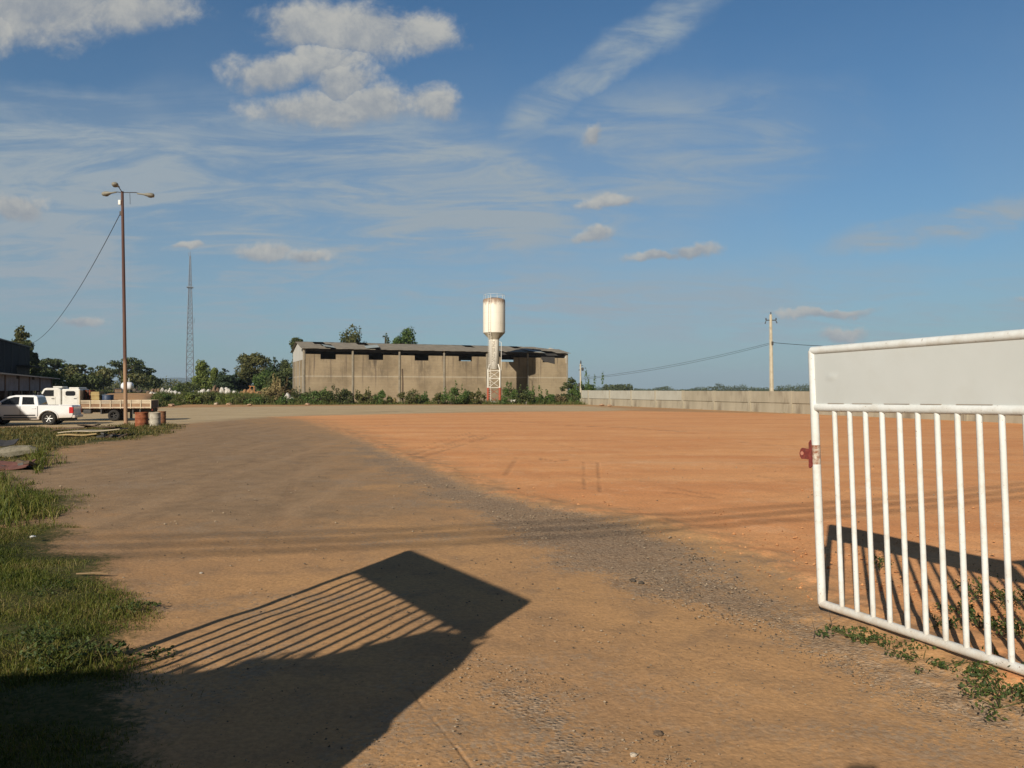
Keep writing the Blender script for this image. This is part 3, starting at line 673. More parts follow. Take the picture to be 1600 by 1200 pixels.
# overhead service cables (their soft shadows cross the drive)
def service_cables():
    # shadow line on the ground -> cable height 7
    for i, (k, z, lab) in enumerate(((0, 11.0, 'nearest'), (.62, 11.2, 'middle'), (1.25, 11.4, 'farthest'))):
        sx0, sy0 = 0, 10.5 + k; t = z / TE; cx, cy = sx0 - SX * t, sy0 - SY * t
        pts = [(cx + s * .957, cy + s * .29, z + .009 * s * s) for s in np.linspace(-23, 23, 24)]
        tag(MB().tube(pts, (.034, .038, .030)[i], 8).build('power_cable', black_wire), 'thick power cable over the gateway, %s of the three to the yard' % lab, 'cable', 'overhead cables above the gateway')
service_cables()

# ------------------------------------------------------------------ concrete wall
def wall():
    t = thing('concrete_wall', 'long low wall of precast concrete panels between posts, bounding the orange yard', 'wall', (0, 0, 0))
    pts = [Vector((9.6, 107.6, 0)), Vector((24.1, 65.9, 0)), Vector((28.6, 52.6, 0)), Vector((33.5, 34, 0))]
    seg = []
    posts = []
    L = [0]
    for a, b in zip(pts, pts[1:]): L.append(L[-1] + (b - a).length)
    def P(s):
        for i in range(len(pts) - 1):
            if s <= L[i + 1] or i == len(pts) - 2:
                d_ = (pts[i + 1] - pts[i]).normalized(); return pts[i] + d_ * (s - L[i]), d_
    ss = [0, 2.2] + [8.6 + 5.75 * k for k in range(13)]
    for q, s in enumerate(ss):
        p, d_ = P(s); ang = atan2(d_.y, d_.x); hgt = 1.92 - .012 * q * .5
        MB().box(-.12, .12, -.17, .10, -.1, hgt + .03).build('post', concrete_panel, t, (p.x, p.y, 0)).rotation_euler[2] = ang
        if q < len(ss) - 1:
            p2, _ = P(ss[q + 1]); w = (p2 - p).length; a2 = atan2(p2.y - p.y, p2.x - p.x)
            n = .2 if q in (0, 1) else 0
            hb = .88 + random.uniform(-.02, .02)
            o = MB().box(.10, w - .10, -.04, .05, -.1, hb - .012).build('lower_panel', concrete_panel, t, (p.x, p.y, 0)); o.rotation_euler[2] = a2
            o = MB().box(.10, w - .10, -.12, .03, hb, hgt).build('upper_panel', panel_light if q < 5 else concrete_panel, t, (p.x, p.y, 0)); o.rotation_euler[2] = a2
wall()

# ------------------------------------------------------------------ warehouse
def wallmat():
    m = bpy.data.materials.new('block wall'); m.use_nodes = True; T = NT(m.node_tree); b = T.n['Principled BSDF']
    tc = T.node('ShaderNodeTexCoord'); P = tc.outputs['Object']; s = T.node('ShaderNodeSeparateXYZ'); T.l.new(P, s.inputs[0]); x, y, z = s.outputs
    col = T.mix(T.ss(T.noise(P, .22, 8, .68), .36, .62), (.23, .18, .115), (.36, .285, .185))
    rows = T.m('FRACT', T.m('MULTIPLY', z, 2.5)); col = T.mix(T.m('MULTIPLY', T.ss(rows, .86, .93), .35), col, (.24, .18, .12))
    rown = T.noise(T.scale(P, (.3, .3, 4)), 1.3, 4); col = T.mix(T.m('MULTIPLY', T.ss(rown, .5, .7), .45), col, (.31, .24, .165))
    # lintel course
    col = T.mix(T.m('MULTIPLY', T.ss(T.m('ABSOLUTE', T.m('SUBTRACT', z, 3.95)), .12, .05), .5), col, (.52, .46, .36))
    # soot and run-off stains under the openings
    xm = T.m('FRACT', T.m('DIVIDE', x, 6.93)); win = T.ss(T.m('ABSOLUTE', T.m('SUBTRACT', xm, .5)), .30, .08)
    hh = T.ss(z, 2.2, 6.6); st = T.noise(T.scale(P, (1.0, 1, .22)), 1.2, 7, .65)
    soot = T.m('MULTIPLY', T.m('MULTIPLY', win, hh), T.ss(st, .42, .62)); soot = T.m('MULTIPLY', soot, T.ss(T.noise(T.vm('ADD', P, (3, 0, 0)), .14, 2), .42, .55))
    col = T.mix(T.m('MULTIPLY', soot, .85), col, (.085, .07, .055))
    st2 = T.m('MULTIPLY', T.ss(T.noise(T.scale(P, (2.2, 1, .10)), 1.0, 6, .6), .55, .68), T.ss(z, .5, 6))
    col = T.mix(T.m('MULTIPLY', st2, .75), col, (.13, .10, .075))
    low = T.m('MULTIPLY', T.ss(T.m('ADD', z, T.m('MULTIPLY', T.noise(P, .8, 5), 2.5)), 3.2, 1.2), .35); col = T.mix(low, col, (.22, .17, .12))
    T.put(b.inputs['Base Color'], col); b.inputs['Roughness'].default_value = .95; b.inputs['Specular IOR Level'].default_value = .1
    bn = T.node('ShaderNodeBump'); bn.inputs['Strength'].default_value = .5; bn.inputs['Distance'].default_value = .03
    T.l.new(T.noise(P, 4, 5, .6), bn.inputs['Height']); T.l.new(bn.outputs[0], b.inputs['Normal'])
    return m
def warehouse():
    L, Wd = 41.6, 12.4; BW = L / 6
    t = thing('warehouse', 'long derelict block-walled warehouse with a broken grey sheet roof behind the water tower', 'warehouse', (-29.6, 112, 0), atan2(.378, .926))
    wm = wallmat()
    f = MB(); z1, z2 = 6.4, 7.12; xs = [0]
    f.box(0, L, 0, .22, -.3, z1)
    prev = 0
    for i in range(6):
        a, b_ = i * BW + 2.35, i * BW + 4.55
        if i == 5: a, b_ = i * BW + 2.6, i * BW + 4.6
        f.box(prev, a, 0, .22, z1, z2 + random.uniform(-.03, .03)); prev = b_
    f.box(prev, L, 0, .22, z1, z2)
    f.build('front_wall', wm, t)
    # rear wall with two openings letting the sky through
    r = MB(); r.box(0, L, Wd - .2, Wd, -.3, 6.72); 
    pr = 0
    for a, b_, zt in ((27.6, 29.4, 7.02), (34.7, 37.6, 7.22)): r.box(pr, a, Wd - .2, Wd, 6.72, 7.9); r.box(a, b_, Wd - .2, Wd, zt, 7.9); pr = b_
    r.box(pr, L, Wd - .2, Wd, 6.72, 7.9); r.build('rear_wall', wm, t)
    # gable ends
    for x0, x1 in ((0, .2), (L - .2, L)):
        g = MB(); g.add([(x, y, z) for x in (x0, x1) for y, z in ((.22, -.3), (Wd - .2, -.3), (Wd - .2, 6.3), (.22, 6.3))], [(0, 1, 2, 3), (7, 6, 5, 4), (0, 4, 5, 1), (1, 5, 6, 2), (2, 6, 7, 3), (3, 7, 4, 0)])
        g.build('side_wall', wm, t)
        g = MB(); g.add([(x, y, z) for x in (x0 - .03, x1 + .03) for y, z in ((-.02, 6.31), (Wd, 6.31), (Wd, 7.85), (Wd / 2, 9.1), (-.02, 7.85))], [(0, 1, 2, 3, 4), (9, 8, 7, 6, 5), (0, 5, 6, 1), (1, 6, 7, 2), (2, 7, 8, 3), (3, 8, 9, 4), (4, 9, 5, 0)])
        g.build('gable_sheet', sheet_wall, t)
    for y, w, h in ((4.2, .45, 5.0), (8.0, .3, 4.6)):
        MB().box(-.035, -.005, y, y + w, 0, h).build('side_opening', interior, t)
    for y in (0.5, 4, 8, 11.8): MB().box(-.09, -.04, y, y + .22, -.2, 6.3).build('side_column', concrete, t)
    for i in range(7):
        x = min(max(i * BW, .0), L) - .17
        MB().box(x + .04, x + .28, -.13, -.004, -.3, 7.85).build('column', mat('column concrete', (.33, .29, .22), (.26, .225, .17), .9, 1, dirt=(.14, .12, .09), dirt_amt=.5), t)
    # roof: sheets laid as a grid, some missing
    n = 52; dx = (L + .8) / n
    yr = [-.55, 1.65, 3.85, 6.2]; zr = [7.92, 8.36, 8.78, 9.2]
    missing = {(3, 2), (4, 2), (4, 1), (5, 1), (5, 0), (11, 2), (12, 2), (12, 1), (13, 1), (13, 0), (32, 2), (33, 2), (42, 2), (43, 2), (44, 1), (45, 1), (46, 0), (47, 0), (48, 0), (37, 0)}
    rf = MB()
    for i in range(n):
        for j in range(3):
            if (i, j) in missing: continue
            x0 = -.4 + i * dx; x1 = x0 + dx * 1.0; s = .02 * ((i * 7 + j * 3) % 3 - 1)
            e = -.45 * max(0, (x0 - 38.2) / 4) ** 1.3 if j == 2 else (-.25 * max(0, (x0 - 38.2) / 4) if j == 1 else 0)
            e2 = -.45 * max(0, (x1 - 38.2) / 4) ** 1.3 if j == 2 else (-.25 * max(0, (x1 - 38.2) / 4) if j == 1 else 0)
            b0 = e if j == 2 else 0; b1 = e2 if j == 2 else 0
            a0 = -.25 * max(0, (x0 - 38.2) / 4) if j == 2 else 0; a1 = -.25 * max(0, (x1 - 38.2) / 4) if j == 2 else 0
            z = [(x0, yr[j], zr[j] + s + a0), (x1, yr[j], zr[j] + s + a1), (x1, yr[j + 1] + .05, zr[j + 1] + s + b1), (x0, yr[j + 1] + .05, zr[j + 1] + s + b0)]
            rf.add(z + [(p[0], p[1], p[2] - .04) for p in z], [(0, 1, 2, 3), (7, 6, 5, 4), (0, 4, 5, 1), (1, 5, 6, 2), (2, 6, 7, 3), (3, 7, 4, 0)])
    rf.build('roof', roof_mat, t)
    MB().add([(-.4, 6.2, 9.22), (36, 6.2, 9.22), (L + .1, 6.2, 8.75), (L + .4, Wd + .5, 7.8), (-.4, Wd + .5, 7.8)], [(0, 1, 2, 3, 4)]).build('rear_roof', roof_mat, t)
    for x, y, z, w, a, ll in ((3.6, -.5, 8.12, 1.6, .12, 1.7), (9.8, -.4, 8.15, 1.9, -.1, 2.2), (30.4, .6, 8.12, 2.4, .08, 2.0), (36.2, -.3, 8.0, 3.0, .10, 2.4)):
        o = MB().box(-w / 2, w / 2, 0, ll, 0, .035).build('loose_sheet', roof_broken, t, (x, y, z)); o.rotation_euler = (radians(12), a, a)
    # ragged dark hole of the last bay
    MB().add([(36.9, -.02, 7.28), (39.4, -.02, 7.28), (39.4, -.02, 6.15), (38.6, -.02, 6.3), (38.0, -.02, 6.45), (37.5, -.02, 6.5), (37.1, -.02, 6.8)] + [(36.9, -.006, 7.28), (39.4, -.006, 7.28), (39.4, -.006, 6.15), (38.6, -.006, 6.3), (38.0, -.006, 6.45), (37.5, -.006, 6.5), (37.1, -.006, 6.8)],
             [tuple(range(7)), tuple(range(13, 6, -1))] + [(i, i + 7, (i + 1) % 7 + 7, (i + 1) % 7) for i in range(7)]).build('wall_opening', interior, t)
    MB().box(-.2, L + .2, .6, .8, 7.5, 7.86).build('roof_beam', dark_steel, t)
    MB().box(.3, L - .3, 1.2, 1.25, 3, 7.7).build('dark_lining', interior, t) if False else None
warehouse()
tag(MB().tube([(0, 0, -.2), (.02, 0, 3), (-.03, 0, 4.9)], [.13, .11, .09], 8).build('wooden_post', wood_old, loc=(*[W(629, 600, 109.5)[0]], 109.5, 0)), 'tall dark wooden post standing in the weeds against the warehouse wall', 'post')

# ------------------------------------------------------------------ water tower
def water_tower():
    t = thing('water_tower', 'white cup-shaped steel water tower on a white and red lattice base', 'water tower', (-2.61, 115, 0))
    k = MB(); k.lathe([(.0, 15.42), (.8, 15.40), (1.50, 15.2), (1.6, 15.1), (1.62, 14.9), (1.62, 10.38), (1.60, 10.3)], 40); k.build('tank', tank_mat(), t)
    MB().lathe([(1.60, 10.3), (.76, 9.42), (.74, 9.3)], 40).build('cone', mat('cone paint', (.42, .38, .29), (.34, .30, .22), .7, 2, dirt=(.2, .16, .11), dirt_amt=.5), t)
    c = MB().lathe([(.73, 9.32), (.73, 5.0), (.0, 4.98)], 32).build('column', tower_white, t)
    l = MB()
    R = random.Random(3)
    for i in range(16):                       # faded, unreadable vertical lettering
        z = 9.0 - i * .19; a = radians(-92) + R.uniform(-.1, .1)
        w = R.choice((.18, .26, .3)); x0 = sin(-.05) * .73
        pts = [(.742 * sin(q), -.742 * cos(q), z + R.uniform(-.05, .05) * s_) for s_, q in enumerate(np.linspace(-w - .1, w - .1, 5))]
        l.tube(pts, .034, 4)
        if i % 2: l.tube([(.742 * sin(-w - .1), -.742 * cos(-w - .1), z), (.742 * sin(-w - .1), -.742 * cos(-w - .1), z - .17)], .02, 4)
    l.build('lettering', lettering, c)
    q = .86
    for sx in (-1, 1):
        for sy in (-1, 1):
            g = MB().tube([(sx * q, sy * q, 2.3), (sx * q, sy * q, 4.85), (sx * .62, sy * .62, 5.7)], .09, 8).build('leg', tower_white, t)
            MB().tube([(sx * q, sy * q, -.05), (sx * q, sy * q, 2.3)], .19, 8).build('leg_base', tower_red, g)
    b = MB(); br = MB()
    for z in (4.75, 3.6, 2.3):
        for a, c2 in (((-q, -q), (q, -q)), ((q, -q), (q, q)), ((q, q), (-q, q)), ((-q, q), (-q, -q))): b.tube([(*a, z), (*c2, z)], .05, 6)
    for z0, z1, M in ((4.75, 3.6, b), (3.6, 2.3, b), (2.3, 1.15, br), (1.15, .05, br)):
        for a, c2 in (((-q, -q), (q, -q)), ((q, -q), (q, q)), ((q, q), (-q, q)), ((-q, q), (-q, -q))):
            M.tube([(*a, z0), (*c2, z1)], .025, 5); M.tube([(*a, z1), (*c2, z0)], .025, 5)
    b.build('bracing', tower_white, t); br.build('lower_bracing', tower_red, t)
    MB().box(-1.45, 1.6, -1.3, 1.4, -.1, .32).build('footing', concrete, t, bevel=.04)
    ld = MB()
    lx0, lx1, ly = -.82, -.46, -1.62
    for x in (lx0, lx1):
        ld.tube([(x, ly, 15.6), (x, ly, 10.0), (x, -1.0, 9.2), (x, -1.0, .2)], .028, 6)
    for z in np.arange(.5, 15.5, .32):
        y = ly if z > 10 else (-1.0 if z < 9.2 else ly + (10 - z) / .8 * .62); ld.tube([(lx0, y, z), (lx1, y, z)], .018, 5)
    ld.build('ladder', tower_white, t)
    rl = MB()
    for a in np.linspace(0, 2 * pi, 11)[:-1]: rl.tube([(1.5 * cos(a), 1.5 * sin(a), 15.15), (1.5 * cos(a), 1.5 * sin(a), 15.85)], .016, 6)
    for z in (15.85,): rl.tube([(1.5 * cos(a), 1.5 * sin(a), z) for a in np.linspace(0, 2 * pi, 33)], .018, 6, caps=False)
    rl.build('railing', tower_white, t)
    MB().tube([(.75, -.5, 9.0), (1.05, -.55, 8.9), (1.05, -.55, 5.6), (.95, -.6, 0.2)], .035, 8).build('overflow_pipe', tower_white, t)
def tank_mat():
    m = bpy.data.materials.new('tank paint'); m.use_nodes = True; T = NT(m.node_tree); b = T.n['Principled BSDF']
    tc = T.node('ShaderNodeTexCoord'); P = tc.outputs['Object']; s = T.node('ShaderNodeSeparateXYZ'); T.l.new(P, s.inputs[0]); z = s.outputs[2]
    col = T.mix(T.ss(T.noise(T.scale(P, (1, 1, .3)), 1, 5), .3, .7), (.82, .78, .68), (.76, .71, .60))
    col = T.mix(T.m('MULTIPLY', T.ss(T.m('ABSOLUTE', T.m('SUBTRACT', T.m('FRACT', T.m('DIVIDE', z, 1.55)), .5)), .03, .01), .18), col, (.4, .35, .28))
    e = T.m('ADD', z, T.m('MULTIPLY', T.m('SUBTRACT', T.noise(T.scale(P, (1.8, 1.8, .5)), 2, 6, .7), .5), 2.2))
    col = T.mix(T.m('MULTIPLY', T.ss(e, 14.1, 15.1), .9), col, (.22, .13, .075))
    col = T.mix(T.m('MULTIPLY', T.ss(T.noise(T.scale(P, (1.5, 1.5, .12)), 1.6, 5), .58, .7), .35), col, (.45, .38, .27))
    T.put(b.inputs['Base Color'], col); b.inputs['Roughness'].default_value = .55
    return m
water_tower()
tag(MB().rbox(-.35, .35, -.25, .25, 0, .6, .05).build('box', tower_white, loc=(.15, 113.6, 0)), 'small pale box on the ground beside the red legs of the water tower', 'box')
def marker(px, label):
    X, Y = W(px, 632, 106.5)[0], 106.5
    return tag(MB().tube([(0, 0, 0), (0, 0, .5)], .09, 8).build('marker_post', white_gate, loc=(X, Y, 0)), label, 'post')
marker(822.5, 'short white stub post at the gravel edge right of the water tower')

# ------------------------------------------------------------------ poles and wires
def light_pole():
    x, y = G(197, 663); t = thing('lamp_post', 'tall thin rusty floodlight pole with three cobra-head lamps beside the barrels', 'lamp post', (x, y, 0))
    top = Vector((-.26, 0, 13.5))
    MB().tube([(0, 0, -.2), top * .33, top], [.105, .095, .075], 12).build('pole', pole_rust, t)
    MB().lathe([(.13, -.1), (.13, .12), (.105, .2)], 12).build('base_collar', mat('tan metal', (.32, .20, .12), (.26, .15, .09), .8), t)
    for (dx, dy, dz) in ((-1.0, .25, -.06), (1.38, .35, -.12), (.24, -1.25, .06)):
        e = Vector((dx, dy, dz)); ln = e.length; dr = e.normalized()
        a = MB().tube([top - Vector((0, 0, .06)), top + e * .5 + Vector((0, 0, .04)), top + e * .78], .024, 8).build('arm', dark_steel, t)
        c = top + e * .98; ang = atan2(dy, dx)
        hd = bpy.data.objects.new('lamp_head', None)
        b = MB(); b.lathe([(.0, -.62), (.055, -.6), (.07, -.25), (.15, -.05), (.19, .15), (.15, .3), (.0, .34)], 14, axis='x')
        o = b.build('lamp_head', lamp_grey, t, c); o.rotation_euler = (0, radians(4), ang); o.scale = (1, .95, .72)
        g = MB(); g.lathe([(.165, 0), (.16, -.07), (.11, -.15), (.0, -.18)], 14).build('lamp_glass', lamp_glass, o, (.1, 0, -.04))
    MB().rbox(-.17, -.02, -.09, .07, 13.0, 13.28, .02).build('junction_box', white_gate, t, (-.27, -.05, -.3))
    MB().tube([(.18, 0, 13.4), (.2, 0, 12.75)], .012, 5).build('hanging_wire', black_wire, t)
    MB().rbox(-.2, -.02, -.05, .05, 12.1, 12.35, .02).build('wire_bracket', dark_steel, t, (-.2, 0, 0))
    return x, y
pole_rust = mat('pole rust', (.115, .06, .045), (.085, .042, .036), .75, 1.5, dirt=(.22, .14, .09), dirt_amt=.4, dscale=1.1, stretch=(1, 1, .15))
def paint_pole(m):
    T = NT(m.node_tree); b = T.n['Principled BSDF']; old = b.inputs['Base Color'].links[0].from_socket; tc = T.node('ShaderNodeTexCoord'); sp = T.node('ShaderNodeSeparateXYZ'); T.l.new(tc.outputs['Object'], sp.inputs[0])
    z = T.m('ADD', sp.outputs[2], T.m('MULTIPLY', T.noise(tc.outputs['Object'], 1.5, 4), 1.2)); T.put(b.inputs['Base Color'], T.mix(T.ss(z, 4.6, 3.9), old, (.30, .19, .115)))
paint_pole(pole_rust)
lamp_grey = mat('lamp housing', (.26, .25, .20), (.20, .19, .16), .6, 3)
lamp_glass = mat('lamp bowl', (.16, .14, .10), (.12, .1, .08), .2, 3, spec=.6)
lx, ly = light_pole()
def wire(a, b, sag, r, label, group=None, n=22):
    a, b = Vector(a), Vector(b); pts = []
    for i in range(n + 1):
        t = i / n; p = a.lerp(b, t); p.z -= sag * 4 * t * (1 - t); pts.append(p)
    return tag(MB().tube(pts, r, 5).build('cable', black_wire), label, 'cable', group)
wire((lx - .35, ly, 12.25), W(44, 538, 100), 1.6, .02, 'thin cable slanting from the floodlight pole down to the dark building')
def concrete_pole(px, Y, ztop, label, r0, r1, lean=0):
    X = (px - 800) / F * Y; t = thing('utility_pole', label, 'utility pole', (X, Y, 0))
    MB().tube([(0, 0, -.3), (lean, 0, ztop)], [r0, r1], 8, smooth=False).build('pole', pole_conc, t)
    return t, X
t, ux = concrete_pole(1206, 90, 10.6, 'pale concrete utility pole rising behind the low wall', .27, .15, -.12)
c = MB(); c.tube([(-.75, 0, 9.55), (-.62, 0, 9.95), (.45, 0, 9.95), (.62, 0, 9.6)], .06, 6); c.build('crossarm', dark_steel, t)
for x in (-.65, .5, -.1): MB().lathe([(.03, 0), (.09, .05), (.05, .12), (.09, .18), (.03, .26)], 8).build('insulator', dark_steel, t, (x, 0, 9.95 if x != -.1 else 10.6))
MB().box(-.1, .1, -.32, -.2, 7.1, 7.5).build('cable_bracket', dark_steel, t)
t2, sx2 = concrete_pole(907.5, 109, 5.6, 'short slim pole with a small transformer-like top beside the warehouse corner', .16, .10, -.05)
m = MB(); m.tube([(-.3, 0, 4.7), (.3, 0, 5.0)], .05, 6); m.tube([(-.25, 0, 5.3), (.3, 0, 5.35)], .04, 6); m.lathe([(.05, 4.6), (.14, 4.7), (.14, 5.0), (.05, 5.1)], 8, c=(.26, 0, 0)); m.lathe([(.04, 5.5), (.1, 5.6), (.1, 5.85), (.02, 6.1)], 8); m.build('crossarm', dark_steel, t2)
MB().box(-.35, -.1, -.1, .1, 2.5, 2.95).build('meter_box', dark_steel, t2)
for dz, s, lb in ((0, 1.7, 'sagging cable between the short pole by the warehouse and the concrete utility pole'), (-.16, 1.9, 'second, slightly lower cable sagging left from the concrete utility pole')):
    wire((sx2, 109, 3.6 + dz), (ux, 90, 7.4 + dz), s * .28, .018, lb)
wire((ux, 90, 7.4), (45, 55, 6.3), .9, .03, 'cable running right from the concrete utility pole behind the gate sheet')

def lattice_tower():
    Y = 180; X = (296.5 - 800) / F * Y; Z = 32.6; t = thing('radio_mast', 'tall slender lattice radio mast beyond the trees on the left', 'radio mast', (X, Y, 0), .35)
    w = lambda z: .78 * (1 - z / Z) + .12 + .0 * z
    w = lambda z: float(np.interp(z, [0, 9, 22, 32.6], [.80, .74, .42, .10]))
    for a, b_ in ((-1, -1), (1, -1), (1, 1), (-1, 1)):
        MB().tube([(a * w(z), b_ * w(z), z) for z in np.linspace(-1, Z, 9)], .075, 5).build('leg', steel_blue, t)
    br = MB(); zs = [0]; 
    while zs[-1] < Z - 1: zs.append(zs[-1] + max(.9, 1.75 * w(zs[-1]) + .2))
    cn = ((-1, -1), (1, -1), (1, 1), (-1, 1))
    for z0, z1 in zip(zs, zs[1:]):
        for i in range(4):
            a, b_ = cn[i], cn[(i + 1) % 4]
            br.tube([(a[0] * w(z0), a[1] * w(z0), z0), (b_[0] * w(z1), b_[1] * w(z1), z1)], .035, 4); br.tube([(b_[0] * w(z0), b_[1] * w(z0), z0), (a[0] * w(z1), a[1] * w(z1), z1)], .035, 4)
            br.tube([(a[0] * w(z0), a[1] * w(z0), z0), (b_[0] * w(z0), b_[1] * w(z0), z0)], .04, 4)
    br.build('bracing', steel_blue, t)
    MB().box(-.7, .7, -.7, .7, 25.3, 25.5).build('platform', steel_blue, t)
    MB().tube([(0, 0, Z - .5), (0, 0, Z + 1.0)], .06, 5).build('antenna', steel_blue, t)
    MB().tube([(-.3, 0, Z), (-.3, 0, Z + .7)], .05, 5).build('antenna', steel_blue, t)
    MB().tube([(.35, 0, 17.3), (.9, 0, 17.3), (.9, 0, 18.3)], .04, 5).build('side_antenna', steel_blue, t)
lattice_tower()

# ------------------------------------------------------------------ left buildings
def left_buildings():
    U = Vector((-.378, .926, 0)); ang = atan2(U.y, U.x)
    # low shed: local x along the facade (away), local -y is the visible side
    t = thing('shed', 'low grey plastered shed with dark openings and a pale roof edge behind the white pickup', 'shed', (-46.7 + .378 * 12, 72 - .926 * 12, 0), ang)
    L = 40.5
    MB().box(0, L, .0, 6, 1.9, 3.45).build('upper_wall', shed_plaster, t)
    for a in (0, 10.2, 13.6, 20.0, 25.6, 32.0, L - .5):
        MB().box(a, a + (.6 if a != 13.6 else 1.4), -.03, .35, -.2, 1.9).build('pier', brick_dark, t)
        MB().box(a, a + .5, -.05, -.003, 1.9, 3.4).build('pilaster', brick_dark, t) if a > 8 else None
    MB().box(.4, L - .3, 2.0, 2.1, -.2, 1.9).build('inner_wall', interior, t)
    for a in (11.8, 17.2, 22.5, 29): MB().box(a, a + .12, .1, .22, 0, 1.9).build('door_post', concrete, t)
    for a in (9.2, 19, 27.4): MB().box(a, a + 1.4, -.02, -.004, 3.1, 3.42).build('gap', interior, t)
    MB().add([(-.3, -.75, 3.52), (L + 1.6, -.75, 3.44), (L + 1.6, 6.4, 4.0), (-.3, 6.4, 4.0), (-.3, -.75, 3.40), (L + 1.6, -.75, 3.34), (L + 1.6, 6.4, 3.9), (-.3, 6.4, 3.9)], [(0, 1, 2, 3), (7, 6, 5, 4), (0, 4, 5, 1), (1, 5, 6, 2), (2, 6, 7, 3), (3, 7, 4, 0)]).build('roof', mat('pale roof edge', (.52, .48, .42), (.42, .38, .33), .8, 1, dirt=(.25, .2, .15)), t)
    # tall dark building
    P = Vector((-61.6 + .378 * 26, 95 - .926 * 26, 0)); t = thing('dark_building', 'tall dark sheet-clad industrial building at the far left edge', 'building', P, ang); L = 26 + 18.5
    MB().box(0, L, 0, 14, -.3, 7.95).build('cladding', dark_clad, t)
    MB().box(-.2, L + .25, -.25, 14.2, 7.96, 8.12).build('roof_edge', dark_steel, t)
    MB().box(L - 9.5, L + .3, -1.4, -.02, 5.15, 5.27).build('canopy', dark_clad, t)
    MB().box(L - 9, L - .3, -.03, -.004, 2.2, 5.0).build('bay_opening', interior, t)
    for i in range(1, 10): MB().box(i * 4.6, i * 4.6 + .08, -.035, -.004, 0, 7.9).build('seam', dark_steel, t)
    # off-frame shed whose shadow lies over the pickup's nose
    t = thing('side_shed', 'plain grey shed off the left edge that shades the front of the white pickup', 'shed', (-33.0, 32.7, 0))
    MB().prism([(0.0, -.2), (0, 6.9), (-.9, 7.55), (-7, 7.55), (-7, -.2)], -2, 0).build('wall', shed_plaster, t)
    MB().prism([(.12, 6.93), (-.9, 7.63), (-7, 7.63), (-7, 7.57), (-.92, 7.57), (.12, 6.87)], -2.15, .15).build('roof', roof_mat, t)
left_buildings()

# ------------------------------------------------------------------ vehicles
def wheel(par, x, y, r, w, rimr, rimm, side, spokes=6):
    """side: -1 faces -y (towards the camera)"""
    n = bpy.data.objects.new('wheel', None); 
    ty = MB().lathe([(rimr, -w / 2), (r * .93, -w / 2), (r, -w * .36), (r, w * .36), (r * .93, w / 2), (rimr, w / 2), (rimr, -w / 2)], 30, axis='y').build('wheel', black, par, (x, y, r))
    rm = MB(); f = side * w * .30
    rm.lathe([(rimr * 1.01, -w * .4), (rimr * .93, -w * .1), (rimr * .9, w * .1), (rimr * 1.01, w * .4)], 24, axis='y')
    rm.lathe([(0, f), (rimr * .25, f), (rimr * .28, f - side * .03), (0, f - side * .03)], 16, axis='y')
    for i in range(spokes):
        a = 2 * pi * i / spokes; c0, s0 = cos(a), sin(a); p0 = Vector((c0 * rimr * .2, f - side * .01, s0 * rimr * .2)); p1 = Vector((c0 * rimr * .96, f - side * .005, s0 * rimr * .96))
        rm.tube([p0, p1], [rimr * .13, rimr * .17], 5)
    rm.build('rim', rimm, ty)
    MB().lathe([(0, 0), (rimr * .95, 0)], 20, axis='y', c=(0, side * -w * .05, 0)).build('brake_disc', dark_steel, ty)
    return ty
def arch(cx, r, z0, n=9):          # points over a wheel, from front to rear at z0
    a0 = math.asin(min(1, max(-1, (z0 - r * .0) / r))) if False else 0
    return [(cx + r * cos(a), z0 + r * sin(a)) for a in np.linspace(0, pi, n)]
